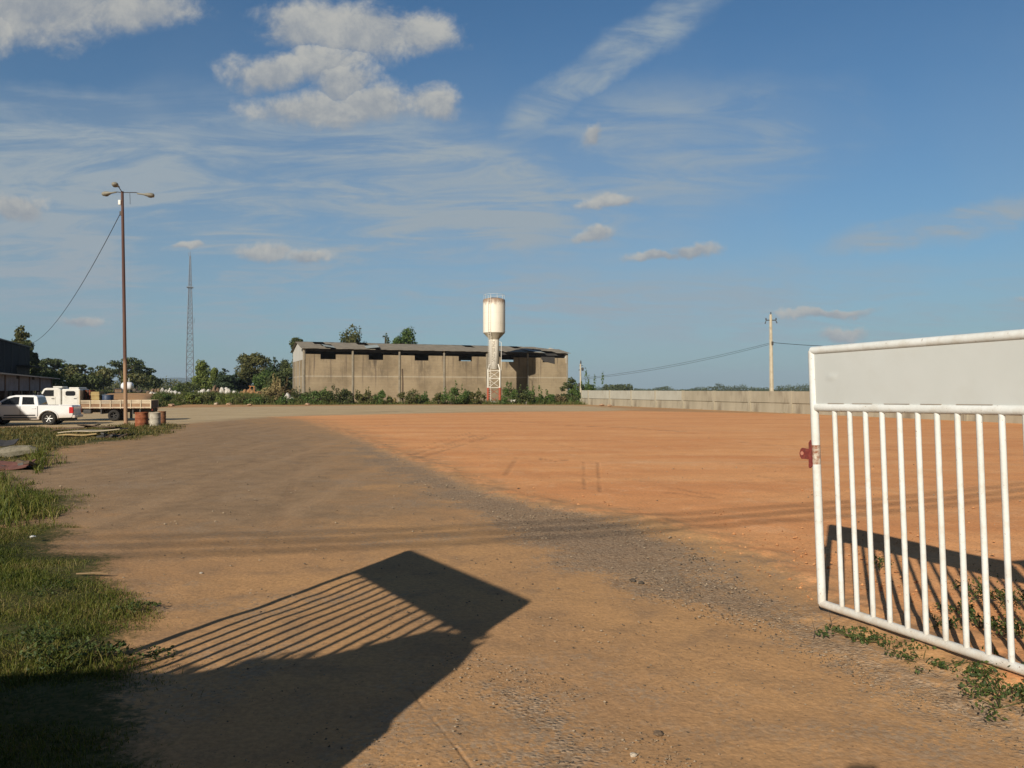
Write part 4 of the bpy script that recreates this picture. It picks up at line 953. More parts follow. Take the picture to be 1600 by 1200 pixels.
def pickup():
    x, y = G(83.5, 663.2); t = thing('pickup_truck', 'white double-cab pickup truck parked facing left at the left edge, nose in shade', 'pickup truck', (x, y, 0), radians(180 + 14))
    # local +x = forward, visible side is local +y ... the local frame is turned so that +x points left in the picture
    r = .37; wb = 2.80; hw = .86
    zb = .36
    def body(prof, y0, y1, name, m, crown=.0, par=t, bevel=.03):
        return MB().prism(prof, y0, y1).build(name, m, par, bevel=bevel)
    lower = [(-1.18, .42), (-1.24, .55), (-1.24, 1.0), (-1.18, 1.09), (.50, 1.11), (2.62, 1.13), (3.2, 1.08), (3.52, 1.0), (3.62, .85), (3.62, .5), (3.55, .34)]
    ar = lambda cx: [(cx + .47 * cos(a), .34 + .47 * sin(a)) for a in np.linspace(0, pi, 11)]
    lower += ar(wb) + ar(0)[:0]
    lower += [(wb - .49, .32), (.50, .32)] + ar(0) + [(-.49, .40)]
    b = MB().prism(lower, -hw, hw).build('body', car_white, t, bevel=.035)
    # cab
    m = MB()
    bot = [(.50, 1.09), (2.72, 1.12)]; 
    side = [(.50, 1.08), (.62, 1.62), (.78, 1.69), (1.7, 1.70), (2.02, 1.64), (2.86, 1.12)]
    ys = [hw - .02, .70, .66, .66, .68, hw - .05]
    vs = [(px, yy, z) for (px, z), yy in zip(side, ys)] + [(px, -yy, z) for (px, z), yy in zip(side, ys)]
    n = 6; m.add(vs, [tuple(range(n)), tuple(range(2 * n - 1, n - 1, -1))] + [(i, i + n, (i + 1) % n + n, (i + 1) % n) for i in range(n)]); m.build('cab', car_white, t, bevel=.03)
    def yat(z): return np.interp(z, [1.08, 1.62, 1.7], [hw - .02, .70, .66])
    for s in (1, -1):
        for pts in ([(.72, 1.17), (.76, 1.30), (.80, 1.58), (1.36, 1.60), (1.36, 1.17)], [(1.52, 1.17), (1.52, 1.60), (1.78, 1.60), (2.02, 1.52), (2.56, 1.20), (2.56, 1.17)]):
            mm = MB(); k = len(pts); mm.add([(a, s * (yat(z) + .006), z) for a, z in pts] + [(a, s * (yat(z) - .02), z) for a, z in pts], [tuple(range(k)), tuple(range(2 * k - 1, k - 1, -1))] + [(i, i + k, (i + 1) % k + k, (i + 1) % k) for i in range(k)])
            mm.build('side_window', glass_dark, t)
        mm = MB(); mm.box(1.36, 1.50, 0, .01, 0, 1)
        sy = s * (hw + .012)
        MB().rbox(2.35, 2.52, *(sorted((s * (hw - .02), s * (hw + .17)))), 1.14, 1.34, .04).build('mirror', car_white, t)
        MB().box(.62, 2.28, *(sorted((s * (hw - .02), s * (hw + .05)))), .40, .46).build('side_step', plastic_black, t)
        MB().box(.66, 2.25, *(sorted((s * hw, s * (hw + .012)))), .53, .60).build('door_moulding', plastic_black, t)
        for a, b_ in ((.56, 1.42), (1.45, 2.48)):
            dd = MB().box(a + .012, b_ - .012, *(sorted((s * hw, s * (hw + .008)))), .50, 1.09).build('door', car_white, t, bevel=.01)
            MB().rbox(a + .10, a + .30, *(sorted((s * (hw + .008), s * (hw + .035)))), .93, .975, .008).build('door_handle', car_white, dd)
        MB().rbox(-1.26, -1.05, *(sorted((s * (hw - .16), s * (hw + .012)))), .66, 1.02, .02).build('tail_light', red_lens, t)
        MB().rbox(3.38, 3.625, *(sorted((s * (hw - .32), s * (hw + .008)))), .80, .95, .02).build('headlight', mat('headlight', (.7, .72, .74), None, .1, spec=.6), t)
        for wx in (0, wb):
            fl = MB(); pts = [(wx + .50 * cos(a), .36 + .50 * sin(a)) for a in np.linspace(.1, pi - .1, 13)]
            fl.tube([(a, s * (hw + .0), z) for a, z in pts], .035, 6); fl.build('wheel_arch', car_white, t)
            wheel(t, wx, s * (hw - .13), r, .24, .215, alloy, s)
    # load bed recess shown by a dark liner, rear window, windscreen
    MB().box(-1.14, .44, -.74, .74, 1.092, 1.102).build('bed_liner', plastic_black, t)
    MB().rbox(-1.2, .5, .78, .84, 1.10, 1.125, .01).build('bed_rail', car_white, t); MB().rbox(-1.2, .5, -.84, -.78, 1.10, 1.125, .01).build('bed_rail', car_white, t)
    MB().add([(.505, -.62, 1.18), (.505, .62, 1.18), (.60, .58, 1.57), (.60, -.58, 1.57)], [(0, 1, 2, 3)]).build('rear_window', glass_dark, t)
    MB().add([(2.78, -.74, 1.19), (2.78, .74, 1.19), (2.09, .62, 1.63), (2.09, -.62, 1.63)], [(0, 1, 2, 3)]).build('windscreen', glass_dark, t)
    MB().rbox(-1.36, -1.2, -.84, .84, .40, .56, .04).build('rear_bumper', car_white, t)
    MB().box(-1.255, -1.24, -.68, .68, .62, 1.04).build('tailgate', car_white, t)
    MB().box(-1.1, 3.3, -.6, .6, .25, .42).build('chassis', dark_steel, t)
    MB().box(-1.375, -1.36, -.22, .22, .44, .54).build('number_plate', mat('plate', (.45, .45, .43), None, .5), t)
    for a in (1.43, .55, 2.49): MB().box(a - .008, a + .008, hw + .001, hw + .010, .50, 1.08).build('door_gap', plastic_black, t)
    MB().box(3.60, 3.64, -.5, .5, .55, .95).build('grille', plastic_black, t)
    # sports bar dark triangle behind the cab
    MB().add([(.48, .80, 1.11), (.10, .80, 1.11), (.46, .72, 1.50), (.48, .76, 1.11), (.10, .76, 1.11), (.46, .68, 1.50)], [(0, 1, 2), (5, 4, 3), (0, 3, 4, 1), (1, 4, 5, 2), (2, 5, 3, 0)]).build('sports_bar', plastic_black, t) if False else None
    return t
pickup()
def flatbed():
    x, y = G(184.5, 657); t = thing('flatbed_truck', 'old cream flatbed truck with crew cab parked behind the pickup, facing left', 'truck', (x, y, 0), radians(180 + 12))
    k = 1 / 25.6                                   # photo points to metres along the truck
    X = lambda px: (184.5 - px) * k
    hw = 1.0
    wood = mat('bed boards', (.34, .21, .12), (.22, .13, .08), .85, 2, stretch=(.3, 1, 1), dirt=(.5, .4, .26), dirt_amt=.4); cream = mat('bed rail paint', (.60, .51, .37), (.46, .37, .26), .7, 2, dirt=(.3, .2, .12), dirt_amt=.4)
    xr, xf = X(241), X(134)
    MB().box(xr, xf, -hw, hw, .80, .88).build('bed_floor', wood, t)
    for s in (1, -1):
        y0, y1 = sorted((s * (hw - .05), s * hw)); sb = MB().box(xr, xf, y0, y1, .88, 1.10).build('side_board', wood, t)
        for z0, z1 in ((1.24, 1.335), (1.12, 1.20)):
            MB().box(xr, xf, *sorted((s * (hw - .045), s * (hw + .012))), z0, z1).build('side_rail', cream, sb)
        MB().box(xr, xf, *sorted((s * (hw - .02), s * (hw + .03))), .83, .905).build('lower_rail', cream, sb)
        for i in range(8):
            a = xr + (xf - xr) * i / 7; MB().box(a - .03, a + .03, *sorted((s * (hw - .06), s * (hw + .045))), .80, 1.34).build('stake', cream, t)
        for i in range(14):
            a = xr + .1 + (xf - xr - .2) * i / 13
            MB().box(a - .05, a + .05, *sorted((s * (hw + .03), s * (hw + .04))), .82, .88).build('hinge', mat('pinkish hinge', (.5, .36, .3), None, .8), sb) if i % 2 else None
    MB().box(xr - .03, xr, -hw, hw, .82, 1.33).build('tailboard', wood_old, t)
    MB().box(xf, xf + .05, -hw, hw, .82, 1.95).build('headboard', cream, t)
    MB().box(xr - .1, X(95), -.42, -.30, .55, .80).build('chassis_rail', dark_steel, t); MB().box(xr - .1, X(95), .30, .42, .55, .80).build('chassis_rail', dark_steel, t)
    for px in (165, 213, 224): MB().box(X(px) - .04, X(px) + .04, -hw + .1, hw - .1, .45, .80).build('cross_member', dark_steel, t)
    MB().rbox(X(150), X(138), .5, .9, .48, .76, .06).build('fuel_tank', dark_steel, t)
    r = .36
    for s in (1, -1):
        wheel(t, 0, s * .82, r, .30, .19, dark_steel, s, 5); wheel(t, X(92), s * .88, r, .24, .19, dark_steel, s, 5)
        MB().box(X(201), X(199), *sorted((s * .62, s * .98)), .12, .6).build('mud_flap', plastic_black, t)
    # rear crew cab
    c = MB().rbox(X(133.5), X(107), -.95, .95, .62, 2.05, .07).build('crew_cab', truck_white, t)
    MB().rbox(X(131), X(116), -.8, .8, 2.04, 2.16, .05).build('roof_fairing', truck_white, t)
    # front cab with sloping windscreen
    f = MB(); prof = [(X(105.5), .60), (X(105.5), 2.02), (X(102), 2.12), (X(84), 2.12), (X(80), 2.06), (X(73.5), 1.58), (X(71), 1.52), (X(70), .6)]
    f.prism(prof, -.95, .95).build('cab', truck_white, t, bevel=.06)
    MB().rbox(X(104), X(90), -.5, .5, 2.13, 2.22, .03).build('roof_hatch', truck_white, t)
    for s in (1, -1):
        f = s * .957
        def pane(pts, name, m=glass_dark):
            q = len(pts); MB().add([(a, s * .958, z) for a, z in pts] + [(a, s * .93, z) for a, z in pts], [tuple(range(q)), tuple(range(2 * q - 1, q - 1, -1))] + [(i, i + q, (i + 1) % q + q, (i + 1) % q) for i in range(q)]).build(name, m, t)
        pane([(X(95), 1.60), (X(95), 1.98), (X(82), 1.98), (X(78), 1.66), (X(78), 1.60)], 'side_window')
        a, b_, z0, z1 = X(126.8), X(112.2), 1.62, 1.92; rr = .07
        pane([(a + rr, z0), (a, z0 + rr), (a, z1 - rr), (a + rr, z1), (b_ - rr, z1), (b_, z1 - rr), (b_, z0 + rr), (b_ - rr, z0)], 'crew_window')
        for a, b_ in ((X(130.5), X(109.5)), (X(97.5), X(75.5))):
            dd = MB().box(a, b_, *sorted((s * .95, s * .962)), .72, 1.55).build('door', truck_white, t, bevel=.008)
            MB().rbox(a + .06, a + .22, *sorted((s * .962, s * .985)), 1.42, 1.46, .006).build('door_handle', plastic_black, dd)
        MB().rbox(X(74) - .03, X(74) + .05, *sorted((s * .97, s * 1.2)), 1.55, 1.85, .02).build('mirror', plastic_black, t)
    MB().add([(X(80) + .012, -.82, 2.0), (X(80) + .012, .82, 2.0), (X(73.7) + .012, .84, 1.62), (X(73.7) + .012, -.84, 1.62)], [(0, 1, 2, 3)]).build('windscreen', glass_dark, t)
    MB().rbox(X(70), X(70) + .14, -.95, .95, .5, .75, .03).build('bumper', dark_steel, t)
    for s in (1, -1): MB().box(xr - .05, xr - .03, *sorted((s * .6, s * .85)), .66, .76).build('tail_light', red_lens, t)
    ro = t.matrix_basis.copy(); M = Matrix.Translation(t.location) @ Matrix.Rotation(radians(192), 4, 'Z')
    def on(px, yy, z): return M @ Vector((X(px), yy, z))
    # cargo
    p = on(152.5, .1, .88); tag(MB().rbox(-.32, .32, -.3, .3, 0, 1.0, .04).build('crate', mat('yellow crate', (.36, .27, .10), (.27, .19, .08), .7, 3, dirt=(.25, .16, .06)), loc=p), 'yellowish crate on the flatbed between brown boxes and the blue drum', 'crate')['category']
    o = C.objects[-1]
    cr = [q for q in C.objects if q.name.startswith('crate')][-1]
    for z in (.25, .55, .8): MB().box(-.335, .335, -.315, .315, z, z + .05).build('batten', mat('crate batten', (.42, .33, .15), None, .7), cr)
    p = on(169.5, .1, .88); db = thing('drum', 'dark blue plastic drum standing on the flatbed', 'drum', p)
    MB().lathe([(0, 0), (.32, 0), (.34, .06), (.35, .4), (.34, .74), (.30, .80), (.0, .80)], 24).build('drum_body', mat('blue plastic', (.035, .055, .10), (.025, .04, .075), .5, 2), db)
    MB().lathe([(.355, .74), (.37, .77), (.355, .80)], 24).build('rim', mat('blue rim', (.08, .11, .16), None, .5), db)
    p = on(140, .05, .88); bs = thing('gas_bottle_rack', 'dark reddish-brown slatted crate on the flatbed right behind the crew cab', 'crate', p)
    for i in range(5): MB().box(-.26 + i * .11, -.20 + i * .11, -.3, .3, 0, 1.12).build('slat', wood_old if i % 2 else rust, bs)
    for z in (.05, .5, 1.0): MB().box(-.28, .30, -.28, .28, z, z + .06).build('batten', rust, bs)
flatbed()

# ------------------------------------------------------------------ barrels, scrap
def drum(px, py, wpx, hpx, m, label, ribs=True, name='barrel', rimm=None):
    x, y = G(px, py); r = wpx / 2 / F * y; h = hpx / F * y
    t = thing(name, label, 'barrel', (x, y, -.02), random.random())
    pr = [(r * .97, 0), (r, .02)]
    for q in (.33, .66):
        pr += [(r, h * q - .03), (r * 1.05, h * q), (r, h * q + .03)]
    pr += [(r, h - .03), (r * 1.04, h - .015), (r * 1.03, h), (r * .95, h), (r * .94, h - .05), (0, h - .05)]
    MB().lathe(pr, 28).build('shell', m, t)
    MB().lathe([(r * 1.02, h - .035), (r * 1.065, h - .015), (r * 1.02, h + .004)], 28).build('rim', rimm or m, t)
    return t
drum(221.5, 667.5, 19, 24, rust_drum, 'orange rusty steel barrel nearest the floodlight pole')
drum(242.5, 668, 16, 24, mat('plastered drum', (.47, .43, .35), (.38, .34, .27), .9, 9, dirt=(.18, .14, .1), dirt_amt=.5, dscale=8, bump=.5), 'greyish white dirty barrel between the two rusty barrels')
drum(253.5, 665, 11, 23, mat('drum brown', (.24, .10, .045), (.12, .06, .035), .85, 5, dirt=(.5, .35, .18), dirt_amt=.5, dscale=3), 'narrow dark rusty barrel with a pale stripe, rightmost of the three')
def plank(name, px, py, L, Wd, th, rz, tilt, m, label, cat, z=.06, roll=0):
    x, y = G(px, py); mb = MB(); n = 8
    for i in range(n):
        pass
    vs = []; 
    for i in range(n + 1):
        for s in (-1, 1):
            a = -L / 2 + L * i / n; e = .03 * sin(i * 1.7 + s); vs.append((a + e * s * .3, s * Wd / 2 * (1 + .06 * sin(i * 2.3 + s)), .025 * sin(i * .9)))
    k = len(vs); vs += [(a, b, c - th) for a, b, c in vs]
    fs = [(2 * i, 2 * i + 2, 2 * i + 3, 2 * i + 1) for i in range(n)] + [(k + 2 * i, k + 2 * i + 1, k + 2 * i + 3, k + 2 * i + 2) for i in range(n)] + [(2 * i, k + 2 * i, k + 2 * i + 2, 2 * i + 2) for i in range(n)] + [(2 * i + 1, 2 * i + 3, k + 2 * i + 3, k + 2 * i + 1) for i in range(n)] + [(0, 1, k + 1, k), (2 * n, k + 2 * n, k + 2 * n + 1, 2 * n + 1)]
    o = MB().add(vs, fs).build(name, m, loc=(x, y, z)); o.rotation_euler = (roll, tilt, rz); return tag(o, label, cat)
grey_board = mat('grey board', (.42, .36, .26), (.33, .28, .2), .9, 3, dirt=(.2, .15, .1), dirt_amt=.5)
plank('board', 146, 683, 2.5, .9, .04, radians(4), -.05, grey_board, 'pale grey sagging board lying on top of the scrap pile in the weeds', 'board', .30)
plank('board', 160, 679, 2.0, .8, .04, radians(-14), .04, wood_old, 'dark brown board behind the pale one on the scrap pile', 'board', .36, -.15)
plank('board', 118, 678, 1.9, .7, .05, radians(10), -.12, wood_old, 'dark plank leaning at the left end of the scrap pile', 'board', .30)
plank('board', 122, 684, 1.6, .35, .05, radians(6), -.03, mat('tan board', (.40, .29, .14), None, .9), 'narrow tan board under the left edge of the pale board', 'board', .16)
def scrap_heap(px, py, n, w, label, z0=.02):
    x, y = G(px, py); t = thing('scrap_heap', label, 'scrap', (x, y, 0)); R = random.Random(px)
    for i in range(n):
        o = MB().box(-R.uniform(.1, .3), R.uniform(.1, .3), -.06, .06, -.03, .04).build('offcut', wood_old if i % 2 else dark_steel, t, (R.uniform(-w, w), R.uniform(-.2, .25), R.uniform(z0, .22))); o.rotation_euler = (R.uniform(-.5, .5), R.uniform(-.4, .4), R.uniform(0, 3))
scrap_heap(176, 685, 14, .55, 'dark jumble of wood and metal offcuts under the right end of the pale board')
# culvert slab (curved concrete piece) and rusty sheet
x, y = G(12, 716); t = thing('pipe_segment', 'weathered grey rounded concrete piece half sunk in the weeds at the left edge', 'slab', (x, y, 0), radians(12))
MB().tube([(-1.2, -.1, -.12), (-.8, -.05, -.02), (-.3, 0, .09), (.2, .02, .17), (.6, .05, .22), (.78, .06, .20)], [.16, .20, .19, .20, .15, .09], 9, smooth=False).build('segment', mat('old slab', (.25, .225, .17), (.17, .155, .11), .95, 5, dirt=(.08, .075, .045), dirt_amt=.8, dscale=4, bump=.8), t)
plank('rusty_sheet', 6, 735, 1.25, .62, .02, radians(10), -.03, mat('sheet rust', (.23, .10, .075), (.13, .06, .05), .8, 4, dirt=(.05, .04, .05), dirt_amt=.8, dscale=1.2), 'bent rusty metal sheet lying at the left edge below the curved slab', 'metal sheet', .14, .22)
plank('dark_sheet', 2, 706, .9, .5, .03, radians(16), -.05, dark_steel, 'dark piece of sheet behind the curved slab at the left edge', 'metal sheet', .3, .3)
scrap_heap(22, 734, 8, .3, 'small dark rubble beside the bent rusty sheet')
o = MB().tube([(-.16, 0, 0), (0, .01, .006), (.17, .02, 0)], [.008, .010, .006], 7).build('stick', mat('dry stick', (.26, .18, .10), None, .9), loc=(*G(144, 905), .06)); tag(o, 'short dry brown stick lying in the grass on the left', 'stick')
def litter(px, py, s, label, name='litter', c=(.75, .75, .7)):
    x, y = G(px, py); bm = bmesh.new(); bmesh.ops.create_icosphere(bm, subdivisions=2, radius=s); R = random.Random(px)
    for v in bm.verts: v.co *= R.uniform(.7, 1.2); v.co.z *= .5
    me = bpy.data.meshes.new(name); bm.to_mesh(me); bm.free(); me.materials.append(mat('litter %s' % (c,), c, tuple(q * .8 for q in c), .8, 20)); o = bpy.data.objects.new(name, me); C.objects.link(o); o.location = (x, y, s * .4); tag(o, label, name)
    return o
litter(52, 850, .035, 'small crumpled white scrap lying in the grass on the left').location.z = .1
litter(985 + 5, 1180, .022, 'pale round pebble near the bottom middle of the drive', 'pebble', (.5, .42, .32))
litter(1027, 1147, .028, 'dark brown clod near the bottom middle of the drive', 'clod', (.16, .11, .07))
litter(988, 908, .035, 'small dark stone, left one of a pair in the middle gravel', 'pebble', (.10, .08, .06)); litter(1001, 911, .03, 'small dark stone, right one of a pair in the middle gravel', 'pebble', (.10, .08, .06))
litter(315, 905 - 9, .02, 'white pebble on the drive left of the gate shadow', 'pebble', (.5, .45, .37))

# background yard clutter -------------------------------------------------
def heap(name, cat, px0, px1, ytop, Y, m, label, depth=1.2, lump=6, n=None, zb=None):
    """irregular pile of sacks / rubble seen between px0 and px1, crest at photo height ytop"""
    X0, X1 = (px0 - 800) / F * Y, (px1 - 800) / F * Y; xc = (X0 + X1) / 2; z0 = float(gz(xc, Y)) - .05 if zb is None else zb
    zt = H - (ytop - 609) / F * Y; h = max(.3, zt - z0); w = X1 - X0; R = random.Random(int(px0 * 3 + px1)); t = thing(name, label, cat, (xc, Y, z0))
    nn = n or max(5, int(w / .45))
    for i in range(nn):
        a = (i + .5) / nn; hh = h * (.55 + .5 * R.random()) * (.55 + .6 * sin(pi * min(1, a + .1)))
        bm = bmesh.new(); bmesh.ops.create_icosphere(bm, subdivisions=2, radius=1)
        sx, sy_, sz = w / nn * R.uniform(.7, 1.15), depth * .35, hh / 2
        for v in bm.verts:
            q = 1 + .22 * (R.random() - .5); v.co = Vector((v.co.x * sx * q, v.co.y * sy_ * q, v.co.z * sz * q + sz * .8))
        me = bpy.data.meshes.new('lump'); bm.to_mesh(me); bm.free(); me.materials.append(m); o = bpy.data.objects.new('lump', me); C.objects.link(o); o.parent = t; o.location = (-w / 2 + w * a, R.uniform(-.3, .3) * depth, 0); o.rotation_euler = (0, R.uniform(-.3, .3), R.uniform(-.4, .4))
    return t
white_sack = mat('white sacking', (.62, .60, .56), (.50, .47, .42), .9, 2, dirt=(.25, .17, .11), dirt_amt=.5, dscale=1.4)
brown_junk = mat('brown junk', (.20, .13, .08), (.10, .065, .045), .9, 1.5, dirt=(.35, .26, .15), dirt_amt=.5)
dark_junk = mat('dark junk', (.05, .045, .04), (.10, .08, .06), .9, 1.5, dirt=(.22, .15, .1), dirt_amt=.5)
heap('sack_pile', 'pile', 246, 284, 606.5, 115.5, white_sack, 'long pile of white sacks on the mound right of the truck', n=14)
heap('sack_pile', 'pile', 236, 247, 610.5, 113.5, white_sack, 'single low white heap at the left foot of the sack pile', n=3)
heap('rubble_pile', 'pile', 232, 262, 605.5, 124, brown_junk, 'low brown pile of planks behind the white sacks', n=9)
heap('scrap_pile', 'pile', 197, 236, 606.5, 126, dark_junk, 'dark pile of scrap metal below the white tank', n=12)
heap('rubbish_heap', 'pile', 311, 331, 603, 122, white_sack, 'white rubbish caught in the weeds under the light green tree', n=5)
heap('rubbish_heap', 'pile', 346, 361, 600, 124, white_sack, 'white humped tarpaulin in the middle of the rubbish row', n=3)
heap('rubbish_heap', 'pile', 363, 373, 605, 121, white_sack, 'small white bundle right of the humped tarpaulin', n=3)
heap('rubbish_heap', 'pile', 328, 346, 601.5, 126, brown_junk, 'dark brown junk between the white rubbish heaps', n=5)
heap('rubbish_heap', 'pile', 375, 412, 605.5, 121, mat('orange junk', (.33, .19, .09), (.22, .13, .07), .9, 2), 'orange-brown rubble among the weeds left of the straw heap', n=8)
heap('rubbish_heap', 'pile', 442, 458, 613, 108.5, white_sack, 'white sack lying in the weeds near the warehouse gable', n=3, zb=.2)
# white horizontal tank, rusty frame
x, Y = W(199, 603, 122)[0], 122.; z = float(gz(x, Y)); t = thing('storage_tank', 'white rounded storage tank with a short vent pipe, behind the floodlight pole', 'tank', (x, Y, z + .1))
MB().lathe([(0, -.88), (.45, -.82), (.62, -.6), (.66, 0), (.62, .6), (.45, .82), (0, .88)], 20, axis='x', c=(0, 0, .95)).build('shell', car_white, t); MB().tube([(.25, 0, 1.5), (.25, 0, 2.25)], .05, 6).build('vent_pipe', white_gate, t); MB().box(-.6, -.45, -.4, .4, 0, .6).build('leg', dark_steel, t); MB().box(.45, .6, -.4, .4, 0, .6).build('leg', dark_steel, t)
x = W(184, 610, 120)[0]; z = float(gz(x, 120)); t = thing('open_frame', 'empty dark rectangular metal frame standing left of the white tank', 'frame', (x, 120, z)); 
for a in (((-.62, 0), (.62, 0)), ((-.62, .62), (.62, .62)), ((-.62, 0), (-.62, .62)), ((.62, 0), (.62, .62))): MB().tube([(a[0][0], 0, a[0][1] + .05), (a[1][0], 0, a[1][1] + .05)], .06, 6).build('bar', dark_steel, t)
MB().box(-.56, .56, .1, .14, .08, .6).build('infill', brown_junk, t)
# orange A-frame
x = W(393, 606, 119.)[0]; z = float(gz(x, 119)); t = thing('orange_frame', 'orange-brown rusty A-shaped frame on the rubble left of the warehouse', 'frame', (x, 119, z + .3))
MB().tube([(-.5, 0, 0), (-.1, 0, 1.15)], .07, 6).build('leg', mat('orange rust', (.45, .2, .07), None, .8), t); MB().tube([(.45, 0, 0), (.35, 0, 1.1)], .07, 6).build('leg', MATS['orange rust'], t); MB().tube([(-.4, 0, 1.1), (.5, 0, 1.05)], .06, 6).build('crossbar', MATS['orange rust'], t)
# low rubble stones in front of the weeds
for px, py, s, lab in ((338, 632.5, .32, 'pale rubble stone at the gravel edge, leftmost of three'), (345, 632, .3, 'pale rubble stone in the middle of three at the gravel edge'), (357, 633, .36, 'flat brownish rubble stone right of the two pale ones'), (268, 635, .4, 'brownish earth clod by the weeds right of the truck'), (390, 634, .3, 'reddish clod at the foot of the weeds'), (480, 633.5, .35, 'reddish clod at the foot of the weeds near the warehouse corner'), (940, 634.5, .35, 'low reddish clod at the left end of the concrete wall'), (952, 635, .3, 'smaller reddish clod further right along the concrete wall')):
    litter(px, py, s, lab, 'rubble', (.45, .30, .19) if 'red' in lab or 'brown' in lab else (.58, .48, .36))

# ------------------------------------------------------------------ vegetation
WE = 'weeds'
def veg():
    gt = 'trees on the left skyline'
    T_ = [ # name kind label px Y h w mat n leaf
     ('broadleaf_tree', 'umbrella', 'wide dark tree with flat layered top just right of the dark building', 84, 175, 9.0, 9.5, leaf_dark, 2600, .30),
     ('broadleaf_tree', 'round', 'dense dark tree filling the gap behind the shed roof end', 62, 168, 7.6, 7, leaf_dark, 2200, .30),
     ('broadleaf_tree', 'umbrella', 'small-crowned tree poking above its neighbours between the wide dark tree and the pole', 128, 185, 8.2, 5, leaf_dark, 1500, .28),
     ('broadleaf_tree', 'round', 'rounded olive tree above the first truck cab', 108, 172, 7.2, 7, leaf_olive, 2400, .30),
     ('broadleaf_tree', 'cone', 'small pointed tree above the yellow crate', 145, 180, 7.4, 4, leaf_blue, 1400, .28),
     ('broadleaf_tree', 'round', 'dull olive tree directly left of the floodlight pole', 162, 170, 6.6, 8, leaf_olive, 2600, .30),
     ('broadleaf_tree', 'umbrella', 'airy flat-topped tree behind the floodlight pole, tallest of the row', 190, 178, 9.4, 11, leaf_dark, 2300, .27),
     ('broadleaf_tree', 'umbrella', 'flat-topped tree with drooping edge right of the floodlight pole', 214, 184, 8.0, 8, leaf_dark, 2000, .27),
     ('broadleaf_tree', 'round', 'low rounded dark tree at the right end of the left tree row', 233, 180, 5.2, 6.5, leaf_dark, 2000, .28),
     ('broadleaf_tree', 'round', 'low mid-green tree below the flat-topped ones behind the truck bed', 205, 165, 5.4, 7.5, leaf_olive, 2200, .28),
     ('broadleaf_tree', 'round', 'low broad tree behind the pickup and truck cabs', 135, 165, 5.0, 9, leaf_dark, 2600, .28)]
    for a in T_: plant(a[0], a[1], a[2], a[3], 0, a[4], a[5] - float(gz((a[3] - 800) / F * a[4], a[4])), a[6], a[7], a[8], a[9], group=gt)
    for px, Y, h, w, m, k, lb in ((31, 125, 10.8, 4.6, leaf_olive, 'round', 'olive tree top rising behind the dark building roof'), (44, 122, 8.3, 2.8, leaf_dark, 'tall', 'smaller dark tree at the far corner of the dark building'), (53, 128, 6.6, 3.0, leaf_dark, 'tall', 'narrow dark tree against the end of the dark building')):
        plant('tall_tree', k, lb, px, 0, Y, h, w, m, 2800, .24)
    plant('bush', 'shrub', 'bright green bush at the end of the low shed behind the truck cab', 88, 0, 108, 3.6, 5.5, leaf_mid, 2600, .15, cat='bush')
    plant('bush', 'shrub', 'small bright green bush between the left tree row and the mast', 275, 0, 145, 2.0, 4.5, leaf_mid, 1500, .16, cat='bush')
    plant('bush', 'shrub', 'second low green bush at the foot of the mast', 288, 0, 140, 2.6, 4, leaf_dark, 1400, .16, cat='bush')
    g2_ = 'trees between the mast and the warehouse'
    for nm, k, lb, px, Y, h, w, m, n, lf in [
        ('light_tree', 'tall', 'yellow-green tree right of the lattice mast', 316, 150, 7.2, 5.4, leaf_light, 3800, .20),
        ('light_tree', 'tall', 'smaller yellow-green round-headed tree next to the dark pine', 335, 150, 6.0, 3.6, leaf_light, 2400, .19),
        ('dark_tree', 'round', 'dark bushy tree under the yellow-green ones', 326, 158, 4.8, 8.5, leaf_dark, 4000, .22),
        ('pine_tree', 'cone', 'dark pointed pine left of the two in the middle group', 352, 150, 6.3, 6.2, leaf_blue, 4200, .22),
        ('pine_tree', 'cone', 'smaller dark pine just right of the pointed one', 370, 155, 5.4, 5.8, leaf_blue, 3800, .22),
        ('eucalyptus', 'round', 'big domed dark green tree with pale sunlit leaves, tallest of the middle group', 399, 155, 9.3, 9.6, leaf_olive, 7500, .24),
        ('dark_tree', 'tall', 'dark tree leaning on the left flank of the big domed tree', 384, 158, 6.4, 5.4, leaf_dark, 3600, .22),
        ('pine_tree', 'cone', 'pointed dark pine directly right of the domed tree', 429, 152, 8.4, 7.4, leaf_blue, 5200, .22),
        ('dark_tree', 'round', 'dense green tree in front of the pointed pine', 417, 145, 5.2, 8.0, leaf_mid, 5200, .22),
        ('dark_tree', 'tall', 'thin-topped dark tree near the warehouse gable', 445, 158, 8.0, 5.4, leaf_dark, 3400, .22),
        ('dark_tree', 'round', 'dark low tree touching the warehouse gable', 446, 142, 5.6, 7.2, leaf_dark, 4600, .22)]:
        plant(nm, k, lb, px, 0, Y, h - float(gz((px - 800) / F * Y, Y)), w, m, n, lf, group=g2_)
    g3_ = 'treetops behind the warehouse roof'
    for nm, k, lb, px, Y, yt, w, m, n, lf in [
        ('rear_tree', 'tall', 'ragged dark treetop behind the left warehouse gable', 464, 150, 529, 5.6, leaf_dark, 3400, .25),
        ('rear_tree', 'round', 'dome-shaped treetop above the roof, larger left one with a side lobe', 553, 165, 510, 9.5, leaf_olive, 5500, .26),
        ('rear_tree', 'round', 'low side lobe treetop left of the dome-shaped one', 538, 166, 517, 5.4, leaf_dark, 2600, .25),
        ('rear_tree', 'cone', 'small pointed treetop between the two larger ones above the roof', 602, 170, 517, 6.4, leaf_dark, 4500, .24),
        ('rear_tree', 'tall', 'pointed light-green treetop above the roof, rightmost', 637, 165, 514, 8.2, leaf_mid, 5200, .26),
        ('rear_tree', 'round', 'broad low treetop joined to the left of the rightmost one', 625, 163, 522, 7.4, leaf_mid, 3600, .25)]:
